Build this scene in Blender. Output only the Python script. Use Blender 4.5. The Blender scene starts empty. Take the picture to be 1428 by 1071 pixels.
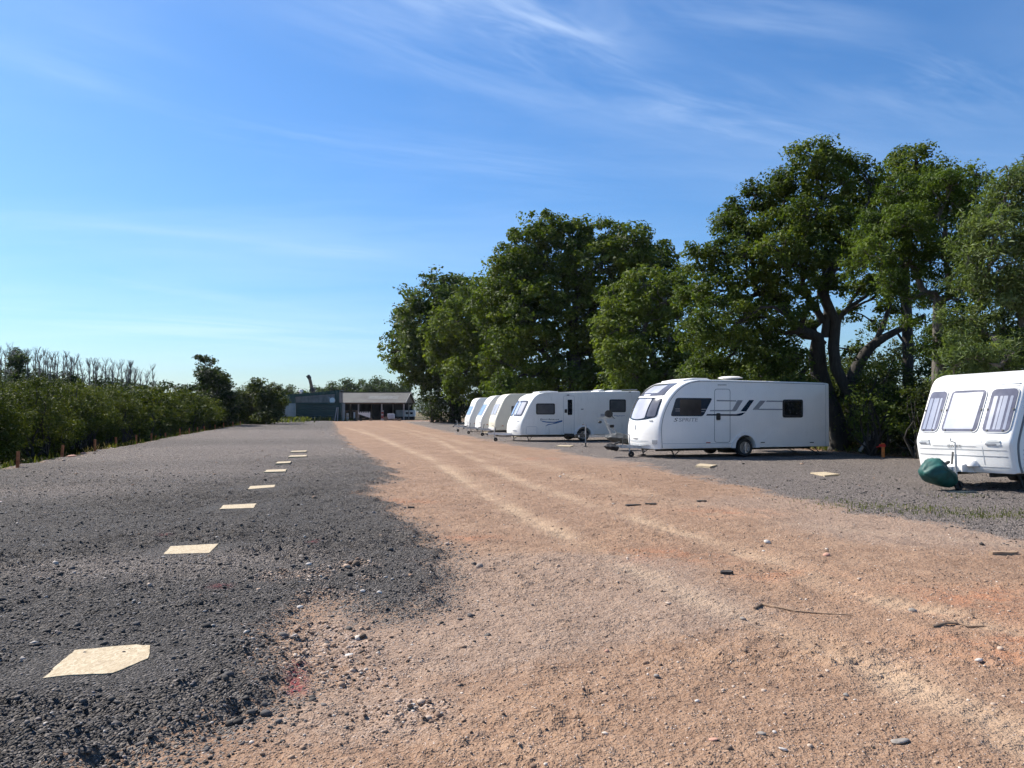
import bpy, bmesh, math, random
import numpy as np
from mathutils import Vector, Matrix, Euler

R = math.radians
rng = np.random.default_rng(7)
random.seed(7)
scn = bpy.context.scene
COL = scn.collection

# ------------------------------------------------------------------ camera
F_PX, CX, CY = 1072.0, 714.0, 535.5          # focal length and centre, in pixels of the photograph
EYE = 1.55
PITCH = math.atan((573 - CY) / F_PX)
cam_d = bpy.data.cameras.new('camera')
cam_d.sensor_width = 36.0
cam_d.lens = 36.0 * F_PX / 1428.0
cam_d.clip_start = 0.05
cam_d.clip_end = 9000
cam = bpy.data.objects.new('camera', cam_d)
cam.location = (0, 0, EYE)
cam.rotation_euler = (R(90) + PITCH, 0, 0)
COL.objects.link(cam)
scn.camera = cam

# ------------------------------------------------------------------ light
SUN_DIR = Vector((-0.84, 0.54, 0.0)).normalized()      # towards the sun, seen from above
SUN_EL = R(44)
sv = Vector((SUN_DIR.x * math.cos(SUN_EL), SUN_DIR.y * math.cos(SUN_EL), math.sin(SUN_EL)))
sun_d = bpy.data.lights.new('sun', 'SUN')
sun_d.energy = 5.0
sun_d.angle = R(0.53)
sun_d.color = (1.0, 0.95, 0.87)
sun = bpy.data.objects.new('sun', sun_d)
sun.rotation_euler = (-sv).to_track_quat('-Z', 'Y').to_euler()
sun.location = (-30, 30, 60)
COL.objects.link(sun)

scn.view_settings.view_transform = 'Standard'
scn.view_settings.look = 'None'
scn.view_settings.exposure = 0.76
scn.view_settings.gamma = 1.0
scn.cycles.max_bounces = 4
scn.cycles.diffuse_bounces = 3
scn.cycles.glossy_bounces = 2
scn.cycles.transmission_bounces = 2
scn.cycles.adaptive_threshold = 0.03
scn.cycles.transparent_max_bounces = 6
scn.cycles.use_denoising = True


class NT:
    """small helper for writing node trees"""
    def __init__(self, tree):
        self.t = tree
        self.n = tree.nodes
        self.l = tree.links

    def add(self, kind, ins=None, **props):
        nd = self.n.new(kind)
        for k, v in props.items():
            setattr(nd, k, v)
        for k, v in (ins or {}).items():
            self.set(nd.inputs[k], v)
        return nd

    def set(self, sock, v):
        if isinstance(v, bpy.types.NodeSocket):
            self.l.new(v, sock)
        elif isinstance(v, bpy.types.Node):
            self.l.new(v.outputs[0], sock)
        else:
            if sock.type == 'RGBA' and len(v) == 3:
                v = (*v, 1.0)
            sock.default_value = v

    def math(self, op, a, b=None, c=None, clamp=False):
        nd = self.add('ShaderNodeMath', operation=op, use_clamp=clamp)
        self.set(nd.inputs[0], a)
        if b is not None:
            self.set(nd.inputs[1], b)
        if c is not None:
            self.set(nd.inputs[2], c)
        return nd.outputs[0]

    def mix(self, f, a, b, blend='MIX'):
        nd = self.add('ShaderNodeMix', data_type='RGBA', blend_type=blend)
        self.set(nd.inputs[0], f)
        self.set(nd.inputs[6], a)
        self.set(nd.inputs[7], b)
        return nd.outputs[2]

    def ramp(self, fac, stops, interp='LINEAR'):
        nd = self.add('ShaderNodeValToRGB')
        cr = nd.color_ramp
        cr.interpolation = interp
        while len(cr.elements) < len(stops):
            cr.elements.new(0.5)
        for e, (p, c) in zip(cr.elements, stops):
            e.position = p
            e.color = (c, c, c, 1) if isinstance(c, (int, float)) else (*c, 1)
        self.set(nd.inputs[0], fac)
        return nd.outputs[0]

    def smooth(self, x, lo, hi):
        nd = self.add('ShaderNodeMapRange', interpolation_type='SMOOTHSTEP')
        self.set(nd.inputs['Value'], x)
        nd.inputs['From Min'].default_value = lo
        nd.inputs['From Max'].default_value = hi
        return nd.outputs[0]

    def noise(self, vec, scale, detail=3.0, rough=0.55, dist=0.0):
        nd = self.add('ShaderNodeTexNoise', {'Scale': scale, 'Detail': detail, 'Roughness': rough, 'Distortion': dist})
        if vec is not None:
            self.set(nd.inputs['Vector'], vec)
        return nd.outputs['Fac']


# sky: physical sky, its blue deepened as a phone camera does, with thin cirrus
world = bpy.data.worlds.new('World')
scn.world = world
world.use_nodes = True
world.cycles.sampling_method = 'MANUAL'
world.cycles.sample_map_resolution = 256
w = NT(world.node_tree)
w.n.clear()
sky = w.add('ShaderNodeTexSky', sky_type='NISHITA')
sky.sun_disc = False
sky.sun_elevation = SUN_EL
sky.sun_rotation = math.atan2(SUN_DIR.x, SUN_DIR.y)
sky.altitude = 50
sky.air_density = 1.0
sky.dust_density = 0.35
sky.ozone_density = 2.2
tc = w.add('ShaderNodeTexCoord')
sep = w.add('ShaderNodeSeparateXYZ', {0: tc.outputs['Generated']})
zz = w.math('ADD', w.math('MAXIMUM', sep.outputs[2], 0.0), 0.10)
pu = w.math('DIVIDE', sep.outputs[0], zz)
pv = w.math('DIVIDE', sep.outputs[1], zz)


def px_dir(px, py):
    X, U = (px - CX) / F_PX, (CY - py) / F_PX
    d = Vector((X, math.cos(PITCH) - U * math.sin(PITCH), math.sin(PITCH) + U * math.cos(PITCH)))
    return d


def sky_uv(px, py):
    d = px_dir(px, py).normalized()
    q = max(d.z, 0) + 0.10
    return d.x / q, d.y / q


def cirrus(ax, ay, bx, by, width, scale_long, scale_wide, amp, lo=0.42, hi=0.8):
    """a streak of cirrus between two directions of the sky"""
    u0, v0 = sky_uv(ax, ay)
    u1, v1 = sky_uv(bx, by)
    L = math.hypot(u1 - u0, v1 - v0)
    cu, cv, an = (u0 + u1) / 2, (v0 + v1) / 2, math.atan2(v1 - v0, u1 - u0)
    du, dv = w.math('SUBTRACT', pu, cu), w.math('SUBTRACT', pv, cv)
    ca, sa = math.cos(an), math.sin(an)
    a = w.math('ADD', w.math('MULTIPLY', du, ca), w.math('MULTIPLY', dv, sa))
    b = w.math('SUBTRACT', w.math('MULTIPLY', dv, ca), w.math('MULTIPLY', du, sa))
    g = w.math('ADD', w.math('POWER', w.math('ABSOLUTE', w.math('DIVIDE', a, L * 0.5)), 2.0),
               w.math('POWER', w.math('ABSOLUTE', w.math('DIVIDE', b, width)), 2.0))
    g = w.math('POWER', 2.718, w.math('MULTIPLY', g, -1.6))
    cb = w.add('ShaderNodeCombineXYZ', {0: w.math('MULTIPLY', a, scale_long), 1: w.math('MULTIPLY', b, scale_wide), 2: ax * 0.01})
    n1 = w.noise(cb.outputs[0], 1.0, 4.0, 0.62, 0.6 if amp > 0.5 else 0.0)
    n1 = w.smooth(n1, lo, hi)
    return w.math('MULTIPLY', w.math('MULTIPLY', g, n1), amp)


streaks = [
    cirrus(480, -60, 900, 130, 0.30, 1.6, 6.5, 0.85, 0.34, 0.80),
    cirrus(540, -20, 880, 90, 0.13, 3.2, 11.0, 0.55, 0.40, 0.80),
    cirrus(800, 110, 1160, 200, 0.20, 1.9, 7.5, 0.62, 0.36, 0.80),
    cirrus(350, -90, 760, 60, 0.40, 1.3, 5.5, 0.45, 0.34, 0.8),
    cirrus(1160, 70, 1428, 160, 0.20, 2.0, 7.0, 0.55, 0.36, 0.78),
    cirrus(860, -10, 1260, 50, 0.20, 1.7, 8.0, 0.45, 0.36, 0.8),
    cirrus(250, 160, 520, 215, 0.14, 2.0, 11.0, 0.32, 0.38, 0.8),
    cirrus(380, 190, 900, 260, 0.20, 1.3, 9.0, 0.40, 0.34, 0.8),
    cirrus(900, 180, 1428, 330, 0.40, 1.0, 5.0, 0.25, 0.34, 0.8),
    cirrus(60, 375, 400, 430, 0.09, 1.4, 12.0, 0.50, 0.33, 0.72),
    cirrus(330, 340, 580, 362, 0.10, 1.5, 12.0, 0.42, 0.35, 0.75),
    cirrus(-100, 440, 660, 490, 0.6, 0.6, 4.0, 0.55, 0.32, 0.7),
    cirrus(-80, 40, 260, 140, 0.35, 1.2, 6.0, 0.35, 0.34, 0.8),
    cirrus(-60, 300, 500, 340, 0.30, 0.9, 6.0, 0.28, 0.34, 0.8),
]
cl = streaks[0]
for s_ in streaks[1:]:
    cl = w.math('ADD', cl, s_)
cb2 = w.add('ShaderNodeCombineXYZ', {0: w.math('MULTIPLY', pu, 0.35), 1: w.math('MULTIPLY', pv, 1.1), 2: 3.3})
veil = w.math('MULTIPLY', w.smooth(w.noise(cb2.outputs[0], 1.3, 5.0, 0.6, 0.4), 0.36, 0.82), 0.36)
cl = w.math('ADD', cl, veil, clamp=True)
hs = w.add('ShaderNodeHueSaturation', {'Hue': 0.502, 'Saturation': 1.22, 'Value': 1.0, 'Fac': 1.0, 'Color': sky.outputs[0]})
tint = w.mix(1.0, hs.outputs[0], (0.82, 1.02, 1.16), 'MULTIPLY')
low = w.math('POWER', 2.718, w.math('MULTIPLY', w.math('MAXIMUM', sep.outputs[2], 0.0), -7.0))
dim = w.math('SUBTRACT', 1.0, w.math('MULTIPLY', low, 0.36))
tint = w.mix(w.math('MULTIPLY', low, 0.75), tint, w.mix(1.0, tint, (0.93, 0.925, 1.03), 'MULTIPLY'))
tint = w.mix(1.0, tint, w.add('ShaderNodeCombineColor', {0: dim, 1: dim, 2: dim}).outputs[0], 'MULTIPLY')
cloudy = w.mix(w.math('MULTIPLY', cl, 0.38), tint, (7.0, 8.2, 9.8))
bg = w.add('ShaderNodeBackground', {'Color': cloudy, 'Strength': 0.084})
wo = w.add('ShaderNodeOutputWorld', {'Surface': bg.outputs[0]})


# ------------------------------------------------------------------ photograph -> place
def at(px, py, d):
    """the point of the place at depth d (metres ahead) seen at this pixel"""
    v = px_dir(px, py)
    return np.array([v.x * d / v.y, d, EYE + v.z * d / v.y])


def G(px, py, z=0.0):
    v = px_dir(px, py)
    t = (z - EYE) / v.z
    return np.array([v.x * t, v.y * t, z])


# ------------------------------------------------------------------ helpers: objects
def tag(o, label=None, cat=None, group=None, kind=None):
    if label: o['label'] = label
    if cat: o['category'] = cat
    if group: o['group'] = group
    if kind: o['kind'] = kind
    return o


def empty(name, loc=(0, 0, 0), rz=0.0):
    o = bpy.data.objects.new(name, None)
    o.empty_display_size = 0.3
    o.location = loc
    o.rotation_euler = (0, 0, rz)
    COL.objects.link(o)
    return o


def link(name, me, mat=None, parent=None, smooth=None):
    o = bpy.data.objects.new(name, me)
    if mat is not None:
        for m in (mat if isinstance(mat, (list, tuple)) else [mat]):
            me.materials.append(m)
    if smooth is not None:
        me.shade_smooth()
        if smooth < 180:
            me.set_sharp_from_angle(angle=R(smooth))
    COL.objects.link(o)
    if parent is not None:
        o.parent = parent
    return o


def np_mesh(name, verts, faces, attrs=None):
    """mesh from arrays; all faces have the same number of corners"""
    me = bpy.data.meshes.new(name)
    verts = np.ascontiguousarray(verts, dtype=np.float32)
    faces = np.ascontiguousarray(faces, dtype=np.int32)
    k = faces.shape[1]
    me.vertices.add(len(verts))
    me.vertices.foreach_set('co', verts.ravel())
    me.loops.add(faces.size)
    me.loops.foreach_set('vertex_index', faces.ravel())
    me.polygons.add(len(faces))
    me.polygons.foreach_set('loop_start', np.arange(0, faces.size, k, dtype=np.int32))
    me.polygons.foreach_set('loop_total', np.full(len(faces), k, dtype=np.int32))
    for an, av in (attrs or {}).items():
        a = me.attributes.new(an, 'FLOAT', 'POINT')
        a.data.foreach_set('value', np.ascontiguousarray(av, dtype=np.float32))
    me.update(calc_edges=True)
    me.validate()
    return me


class MB:
    """collects shapes into one mesh"""
    def __init__(self):
        self.v, self.f = [], []

    def add(self, vs, fs):
        o = len(self.v)
        self.v.extend([tuple(map(float, p)) for p in vs])
        self.f.extend([tuple(i + o for i in f) for f in fs])
        return self

    def box(self, c, s, rot=None):
        hx, hy, hz = s[0] / 2, s[1] / 2, s[2] / 2
        vs = [Vector((x, y, z)) for x in (-hx, hx) for y in (-hy, hy) for z in (-hz, hz)]
        if rot is not None:
            m = Euler(rot).to_matrix()
            vs = [m @ p for p in vs]
        vs = [p + Vector(c) for p in vs]
        return self.add(vs, [(0, 1, 3, 2), (4, 6, 7, 5), (0, 4, 5, 1), (2, 3, 7, 6), (0, 2, 6, 4), (1, 5, 7, 3)])

    def bar(self, a, b, wdt, hgt=None):
        """square bar between two points"""
        hgt = hgt or wdt
        a, b = Vector(a), Vector(b)
        d = (b - a)
        L = d.length
        q = d.to_track_quat('X', 'Z').to_matrix()
        vs = []
        for x in (0, L):
            for y in (-wdt / 2, wdt / 2):
                for z in (-hgt / 2, hgt / 2):
                    vs.append(a + q @ Vector((x, y, z)))
        return self.add(vs, [(0, 1, 3, 2), (4, 6, 7, 5), (0, 4, 5, 1), (2, 3, 7, 6), (0, 2, 6, 4), (1, 5, 7, 3)])

    def tube(self, pts, rad, n=8, cap=True):
        pts = [Vector(p) for p in pts]
        if not isinstance(rad, (list, tuple, np.ndarray)):
            rad = [rad] * len(pts)
        vs, fs = [], []
        up = None
        for i, p in enumerate(pts):
            d = (pts[min(i + 1, len(pts) - 1)] - pts[max(i - 1, 0)])
            if d.length < 1e-9:
                d = Vector((0, 0, 1))
            d.normalize()
            if up is None:
                up = Vector((1, 0, 0)) if abs(d.x) < 0.8 else Vector((0, 1, 0))
            s = d.cross(up).normalized()
            up = s.cross(d).normalized()
            for k in range(n):
                a = 2 * math.pi * k / n
                vs.append(p + (s * math.cos(a) + up * math.sin(a)) * rad[i])
        for i in range(len(pts) - 1):
            for k in range(n):
                k2 = (k + 1) % n
                fs.append((i * n + k, i * n + k2, (i + 1) * n + k2, (i + 1) * n + k))
        if cap:
            fs.append(tuple(range(n - 1, -1, -1)))
            fs.append(tuple((len(pts) - 1) * n + k for k in range(n)))
        return self.add(vs, fs)

    def lathe(self, prof, c, axis='Z', n=24):
        """prof: (radius, height) pairs, open"""
        vs, fs = [], []
        for (r, h) in prof:
            for k in range(n):
                a = 2 * math.pi * k / n
                p = (r * math.cos(a), r * math.sin(a), h)
                if axis == 'Y':
                    p = (p[0], p[2], p[1])
                elif axis == 'X':
                    p = (p[2], p[0], p[1])
                vs.append((p[0] + c[0], p[1] + c[1], p[2] + c[2]))
        for i in range(len(prof) - 1):
            for k in range(n):
                k2 = (k + 1) % n
                fs.append((i * n + k, i * n + k2, (i + 1) * n + k2, (i + 1) * n + k))
        return self.add(vs, fs)

    def prism(self, poly, y0, y1):
        """polygon in x-z pushed from y0 to y1"""
        n = len(poly)
        vs = [(p[0], y0, p[1]) for p in poly] + [(p[0], y1, p[1]) for p in poly]
        fs = [tuple(range(n)), tuple(range(2 * n - 1, n - 1, -1))]
        for i in range(n):
            j = (i + 1) % n
            fs.append((i, i + n, j + n, j))
        return self.add(vs, fs)

    def build(self, name, mat=None, parent=None, smooth=None, fix=True):
        me = bpy.data.meshes.new(name)
        me.from_pydata(self.v, [], self.f)
        if fix:
            bm = bmesh.new()
            bm.from_mesh(me)
            bmesh.ops.recalc_face_normals(bm, faces=bm.faces)
            bm.to_mesh(me)
            bm.free()
        me.update()
        return link(name, me, mat, parent, smooth)


def bevel_obj(o, width, segs=2, angle=30):
    m = o.modifiers.new('bevel', 'BEVEL')
    m.width = width
    m.segments = segs
    m.limit_method = 'ANGLE'
    m.angle_limit = R(angle)
    return o


def round_poly(pts, radii=None, n=5, closed=False):
    """polyline with its corners rounded; default rounding makes a smooth curve"""
    P = [np.array(p, float) for p in pts]
    N = len(P)
    out = []
    for i in range(N):
        if not closed and i in (0, N - 1):
            out.append(P[i])
            continue
        a, b, c = P[i - 1], P[i], P[(i + 1) % N]
        l1, l2 = np.linalg.norm(a - b), np.linalg.norm(c - b)
        lim = 0.5 * min(l1, l2)
        rr = lim if radii is None or radii[i] is None else min(radii[i], lim)
        if rr < 1e-4:
            out.append(b)
            continue
        p0, p2 = b + (a - b) / l1 * rr, b + (c - b) / l2 * rr
        for k in range(n + 1):
            t = k / n
            q = (1 - t) ** 2 * p0 + 2 * t * (1 - t) * b + t * t * p2
            if not out or np.linalg.norm(out[-1] - q) > 1e-4:
                out.append(q)
    return out


# ------------------------------------------------------------------ helpers: noise in numpy
_lat = rng.random((256, 256)).astype(np.float32)


def vnoise(x, y):
    xi, yi = np.floor(x).astype(int), np.floor(y).astype(int)
    fx, fy = x - xi, y - yi
    fx = fx * fx * (3 - 2 * fx)
    fy = fy * fy * (3 - 2 * fy)
    a = _lat[xi & 255, yi & 255]; b = _lat[(xi + 1) & 255, yi & 255]
    c = _lat[xi & 255, (yi + 1) & 255]; d = _lat[(xi + 1) & 255, (yi + 1) & 255]
    return (a * (1 - fx) + b * fx) * (1 - fy) + (c * (1 - fx) + d * fx) * fy - 0.5


def fbm(x, y, octs=4, gain=0.5):
    s, a = 0, 1.0
    for k in range(octs):
        s = s + a * vnoise(x * 2 ** k + 17.3 * k, y * 2 ** k + 9.1 * k)
        a *= gain
    return s


# ------------------------------------------------------------------ materials
def new_mat(name):
    m = bpy.data.materials.new(name)
    m.use_nodes = True
    t = NT(m.node_tree)
    t.n.clear()
    out = t.add('ShaderNodeOutputMaterial')
    return m, t, out


def paint(name, col, rough=0.4, metal=0.0, var=0.06, scale=6.0, dirt=0.0, dirt_col=(0.16, 0.14, 0.10), bump=0.0, coat=0.0, stretch=(1, 1, 1)):
    """plain painted or moulded surface, a little uneven, with optional run-off dirt"""
    m, t, out = new_mat(name)
    tc = t.add('ShaderNodeTexCoord')
    mp = t.add('ShaderNodeMapping', {0: tc.outputs['Object'], 'Scale': stretch})
    n = t.noise(mp.outputs[0], scale, 4.0)
    c = t.mix(t.smooth(n, 0.3, 0.7), tuple(x * (1 - var) for x in col), tuple(min(1, x * (1 + var)) for x in col))
    if dirt > 0:
        mp2 = t.add('ShaderNodeMapping', {0: tc.outputs['Object'], 'Scale': (5.0, 5.0, 0.7)})
        d1 = t.smooth(t.noise(mp2.outputs[0], 1.6, 5.0, 0.65), 0.48, 0.85)
        d2 = t.smooth(t.noise(tc.outputs['Object'], 1.1, 3.0), 0.35, 0.75)
        c = t.mix(t.math('MULTIPLY', t.math('MULTIPLY', d1, d2), dirt), c, dirt_col)
    b = t.add('ShaderNodeBsdfPrincipled', {'Base Color': c, 'Roughness': t.math('ADD', t.math('MULTIPLY', n, 0.12), rough - 0.06), 'Metallic': metal, 'Coat Weight': coat, 'Coat Roughness': 0.12})
    if bump > 0:
        bp = t.add('ShaderNodeBump', {'Strength': 0.5, 'Distance': bump, 'Height': n})
        t.l.new(bp.outputs[0], b.inputs['Normal'])
    t.l.new(b.outputs[0], out.inputs[0])
    return m


def leaf_mat(name, dark, mid, light, trans=0.38, rough=0.6, scale=0.5, spec=0.18):
    m, t, out = new_mat(name)
    geo = t.add('ShaderNodeNewGeometry')
    tc = t.add('ShaderNodeTexCoord')
    n = t.noise(tc.outputs['Object'], scale, 3.0)
    f = t.math('ADD', t.math('MULTIPLY', geo.outputs['Random Per Island'], 0.52), t.math('MULTIPLY', t.smooth(n, 0.32, 0.68), 0.48))
    c = t.ramp(f, [(0.0, dark), (0.5, mid), (1.0, light)])
    b = t.add('ShaderNodeBsdfPrincipled', {'Base Color': c, 'Roughness': rough, 'Specular IOR Level': spec})
    tr = t.add('ShaderNodeBsdfTranslucent', {'Color': t.mix(1.0, c, (1.25, 1.3, 0.5), 'MULTIPLY')})
    mx = t.add('ShaderNodeMixShader', {0: trans, 1: b.outputs[0], 2: tr.outputs[0]})
    t.l.new(mx.outputs[0], out.inputs[0])
    return m


def bark_mat(name, col):
    m, t, out = new_mat(name)
    tc = t.add('ShaderNodeTexCoord')
    mp = t.add('ShaderNodeMapping', {0: tc.outputs['Object'], 'Scale': (6, 6, 1.2)})
    n = t.noise(mp.outputs[0], 2.5, 6.0, 0.65)
    c = t.ramp(n, [(0.3, tuple(x * 0.5 for x in col)), (0.55, col), (0.75, tuple(x * 1.6 for x in col))])
    b = t.add('ShaderNodeBsdfPrincipled', {'Base Color': c, 'Roughness': 0.9})
    bp = t.add('ShaderNodeBump', {'Strength': 0.8, 'Distance': 0.03, 'Height': n})
    t.l.new(bp.outputs[0], b.inputs['Normal'])
    t.l.new(b.outputs[0], out.inputs[0])
    return m


M = {}
M['van_white'] = paint('van_white', (0.87, 0.85, 0.81), 0.34, var=0.02, scale=1.5, dirt=0.16, coat=0.2)
M['van_old'] = paint('van_old', (0.84, 0.82, 0.76), 0.42, var=0.03, scale=1.2, dirt=0.6, coat=0.1, dirt_col=(0.22, 0.23, 0.16))
M['van_cream'] = paint('van_cream', (0.76, 0.70, 0.55), 0.45, var=0.04, scale=1.2, dirt=0.45, coat=0.1, dirt_col=(0.30, 0.25, 0.14))
M['van_grey'] = paint('van_grey', (0.50, 0.52, 0.52), 0.4, var=0.03, scale=1.2, dirt=0.45, coat=0.1)
M['trim_white'] = paint('trim_white', (0.82, 0.80, 0.77), 0.4, var=0.03)
M['seam'] = paint('seam', (0.16, 0.17, 0.18), 0.5)
M['grey_trim'] = paint('grey_trim', (0.36, 0.37, 0.38), 0.45)
M['glass_dark'] = paint('glass_dark', (0.012, 0.014, 0.018), 0.07, var=0.2)
M['glass_brown'] = paint('glass_brown', (0.045, 0.040, 0.040), 0.10, var=0.25, scale=2.0)
M['glass_grey'] = paint('glass_grey', (0.10, 0.10, 0.12), 0.10, var=0.25, scale=2.0)
M['glass_side'] = paint('glass_side', (0.085, 0.088, 0.095), 0.10, var=0.2, scale=2.0)
M['blind'] = paint('blind', (0.42, 0.42, 0.46), 0.25, var=0.12, scale=2.0)
M['blind_pale'] = paint('blind_pale', (0.50, 0.54, 0.62), 0.2, var=0.10, scale=4.0)
M['blind_blue'] = paint('blind_blue', (0.26, 0.35, 0.52), 0.12, var=0.15, scale=4.0)
M['navy'] = paint('navy', (0.010, 0.026, 0.050), 0.25)
M['blue'] = paint('blue', (0.03, 0.12, 0.30), 0.35)
M['silver_vinyl'] = paint('silver_vinyl', (0.27, 0.28, 0.30), 0.35)
M['pale_vinyl'] = paint('pale_vinyl', (0.52, 0.54, 0.55), 0.4)
M['rubber'] = paint('rubber', (0.018, 0.018, 0.019), 0.8, var=0.3, scale=20)
M['alloy'] = paint('alloy', (0.42, 0.43, 0.44), 0.32, metal=0.7)
M['black_plastic'] = paint('black_plastic', (0.015, 0.015, 0.016), 0.5, var=0.2)
M['galv'] = paint('galv', (0.45, 0.46, 0.47), 0.5, metal=0.6, var=0.15, scale=12)
M['dark_steel'] = paint('dark_steel', (0.05, 0.05, 0.05), 0.6, metal=0.3, var=0.25, scale=12)
M['red_lens'] = paint('red_lens', (0.35, 0.02, 0.02), 0.2)
M['amber_lens'] = paint('amber_lens', (0.55, 0.18, 0.02), 0.2)
M['clear_lens'] = paint('clear_lens', (0.55, 0.55, 0.52), 0.2)

# ================================================================== GROUND
def seg_dist(px_, py_, poly, closed=True):
    best = np.full(px_.shape, 1e9)
    n = len(poly)
    for i in range(n if closed else n - 1):
        ax, ay = poly[i]; bx, by = poly[(i + 1) % n]
        dx, dy = bx - ax, by - ay
        t = np.clip(((px_ - ax) * dx + (py_ - ay) * dy) / (dx * dx + dy * dy + 1e-12), 0, 1)
        best = np.minimum(best, np.hypot(px_ - ax - t * dx, py_ - ay - t * dy))
    return best


def inside(px_, py_, poly):
    c = np.zeros(px_.shape, bool)
    n = len(poly)
    for i in range(n):
        ax, ay = poly[i]; bx, by = poly[(i + 1) % n]
        if ay == by:
            continue
        c ^= ((ay > py_) != (by > py_)) & (px_ < (bx - ax) * (py_ - ay) / (by - ay) + ax)
    return c


def sdf(px_, py_, poly):
    d = seg_dist(px_, py_, poly)
    return np.where(inside(px_, py_, poly), d, -d)


def gpts(lst):
    return [tuple(G(a, b)[:2]) for a, b in lst]


def left_edge(y):          # the edge of the made ground along the left hedge
    return -8.15 - 0.255 * y


def right_edge(y):         # the foot of the right hedgerow
    return 18.9 - 0.225 * y


PAD_L = [(-9, -12), (-1.9, -12), (-2.0, 1.5)] + gpts([
    (110, 1100), (185, 1071), (250, 1045), (335, 1015), (412, 985), (424, 940), (418, 890), (405, 856), (440, 842), (500, 862),
    (560, 866), (606, 848), (628, 806), (618, 772), (588, 740), (558, 716), (522, 692), (516, 681), (552, 668), (540, 652),
    (505, 633), (480, 615), (470, 603), (466, 593)]) + [(-27.5, 118), (-38, 118), (-27.5, 75), (-13.6, 21)]
PAD_R = gpts([(560, 587.5), (592, 595), (640, 606), (700, 618), (790, 631), (870, 644), (960, 661), (1070, 686), (1200, 713), (1428, 752), (1800, 815)]) + [
    (30, 2), (18.2, 3), (right_edge(26), 26), (right_edge(60), 60), (right_edge(100), 100), (-5, 112)]
RUTS = [
    (gpts([(600, 609), (716, 667), (832, 705), (1006, 760), (1122, 800), (1238, 841), (1428, 887), (1700, 955)]), 0.20, 0.9),
    (gpts([(480, 596), (520, 607), (600, 640), (680, 690), (745, 725), (835, 772), (930, 818), (1081, 876), (1238, 939), (1412, 1020), (1600, 1110)]), 0.19, 1.0),
    (gpts([(500, 592), (560, 600), (660, 632), (780, 655), (960, 700), (1081, 728), (1428, 760)]), 0.22, 0.45),
    (gpts([(500, 598), (560, 622), (620, 648), (700, 695)]), 0.25, 0.5),
    (gpts([(540, 592), (600, 606), (700, 632), (830, 672), (1000, 720)]), 0.3, 0.5),
]
REDS = [(657, 752, 0.28), (1010, 714, 0.55), (1360, 838, 0.6), (930, 775, 0.5), (1415, 905, 0.4), (1090, 800, 0.35), (760, 640, 0.8), (560, 700, .4)]
RUBBLE = [(420, 815, .26), (395, 812, .2), (455, 838, .2), (492, 800, .2), (440, 880, .2), (468, 905, .27), (430, 925, .14), (565, 992, .2), (600, 745, .14), (625, 760, .11), (520, 815, .12), (500, 945, .15)]
BOARDS = []
GREYS = [(700, 800, 1.0), (760, 835, 1.0), (650, 830, .6), (1340, 745, 1.5), (1250, 733, 1.0), (860, 790, .7), (1100, 702, 1.6), (560, 880, .6), (640, 900, .6), (500, 1000, .5), (900, 850, .8), (980, 640, 5)]
DUSTY = [(250, 660, 3.0), (300, 632, 4.0), (60, 690, 1.5), (120, 800, .6), (330, 790, 0.7), (180, 640, 3), (420, 628, 5), (440, 606, 9), (300, 606, 8)]


def masks(x, y):
    """everything the ground needs to know about a point"""
    wob = fbm(x * 1.7, y * 1.7, 4, 0.6) * np.clip(0.10 + 0.02 * np.hypot(x, y), 0.1, 0.7) + fbm(x * 9, y * 9, 2) * 0.07
    pl, pr = sdf(x, y, PAD_L) + wob, sdf(x, y, PAD_R) + wob * 1.6
    rut = np.zeros_like(x)
    for poly, wd, amp in RUTS:
        d = seg_dist(x, y, poly, False) + fbm(x * 3, y * 3, 2) * 0.12
        rut = np.maximum(rut, amp * np.exp(-(d / wd) ** 2))
    gry = np.zeros_like(x); red = np.zeros_like(x); rub = np.zeros_like(x); dst = np.zeros_like(x)
    for lst, arr in ((REDS, red), (RUBBLE, rub), (DUSTY, dst), (GREYS, gry)):
        for a, b, r in lst:
            g = G(a, b)
            arr += np.exp(-(((x - g[0]) / (r * 1.3)) ** 2 + ((y - g[1]) / r) ** 2))
    rut = rut * np.clip(0.68 + 1.3 * fbm(x * 1.3 + 50, y * 1.3, 3), 0.30, 1)
    masks.grey = np.clip(gry, 0, 1)
    return pl, pr, rut, np.clip(red, 0, 1), np.clip(rub, 0, 1), np.clip(dst, 0, 1)


def sstep(x, a, b):
    t = np.clip((x - a) / (b - a), 0, 1)
    return t * t * (3 - 2 * t)


def base_height(x, y, pl):
    h = 0.055 * sstep(pl, -0.06, 0.30)
    le = x - left_edge(y)                      # beyond the left edge the ground drops into a ditch
    h = h - 0.85 * sstep(-le, 0.25, 1.5) * (1 - sstep(-le, 6, 14)) * (1 - sstep(y, 78, 96))
    re = x - right_edge(y)
    h = h + 0.22 * sstep(re, 0.2, 1.6) * (1 - sstep(y, 95, 112)) * sstep(y, 4, 10)
    return h


def height(x, y):
    x = np.atleast_1d(np.asarray(x, float)); y = np.atleast_1d(np.asarray(y, float))
    pl, pr, rut, red, rub, dst = masks(x, y)
    return full_height(x, y, pl, pr, rut, rub)


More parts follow.
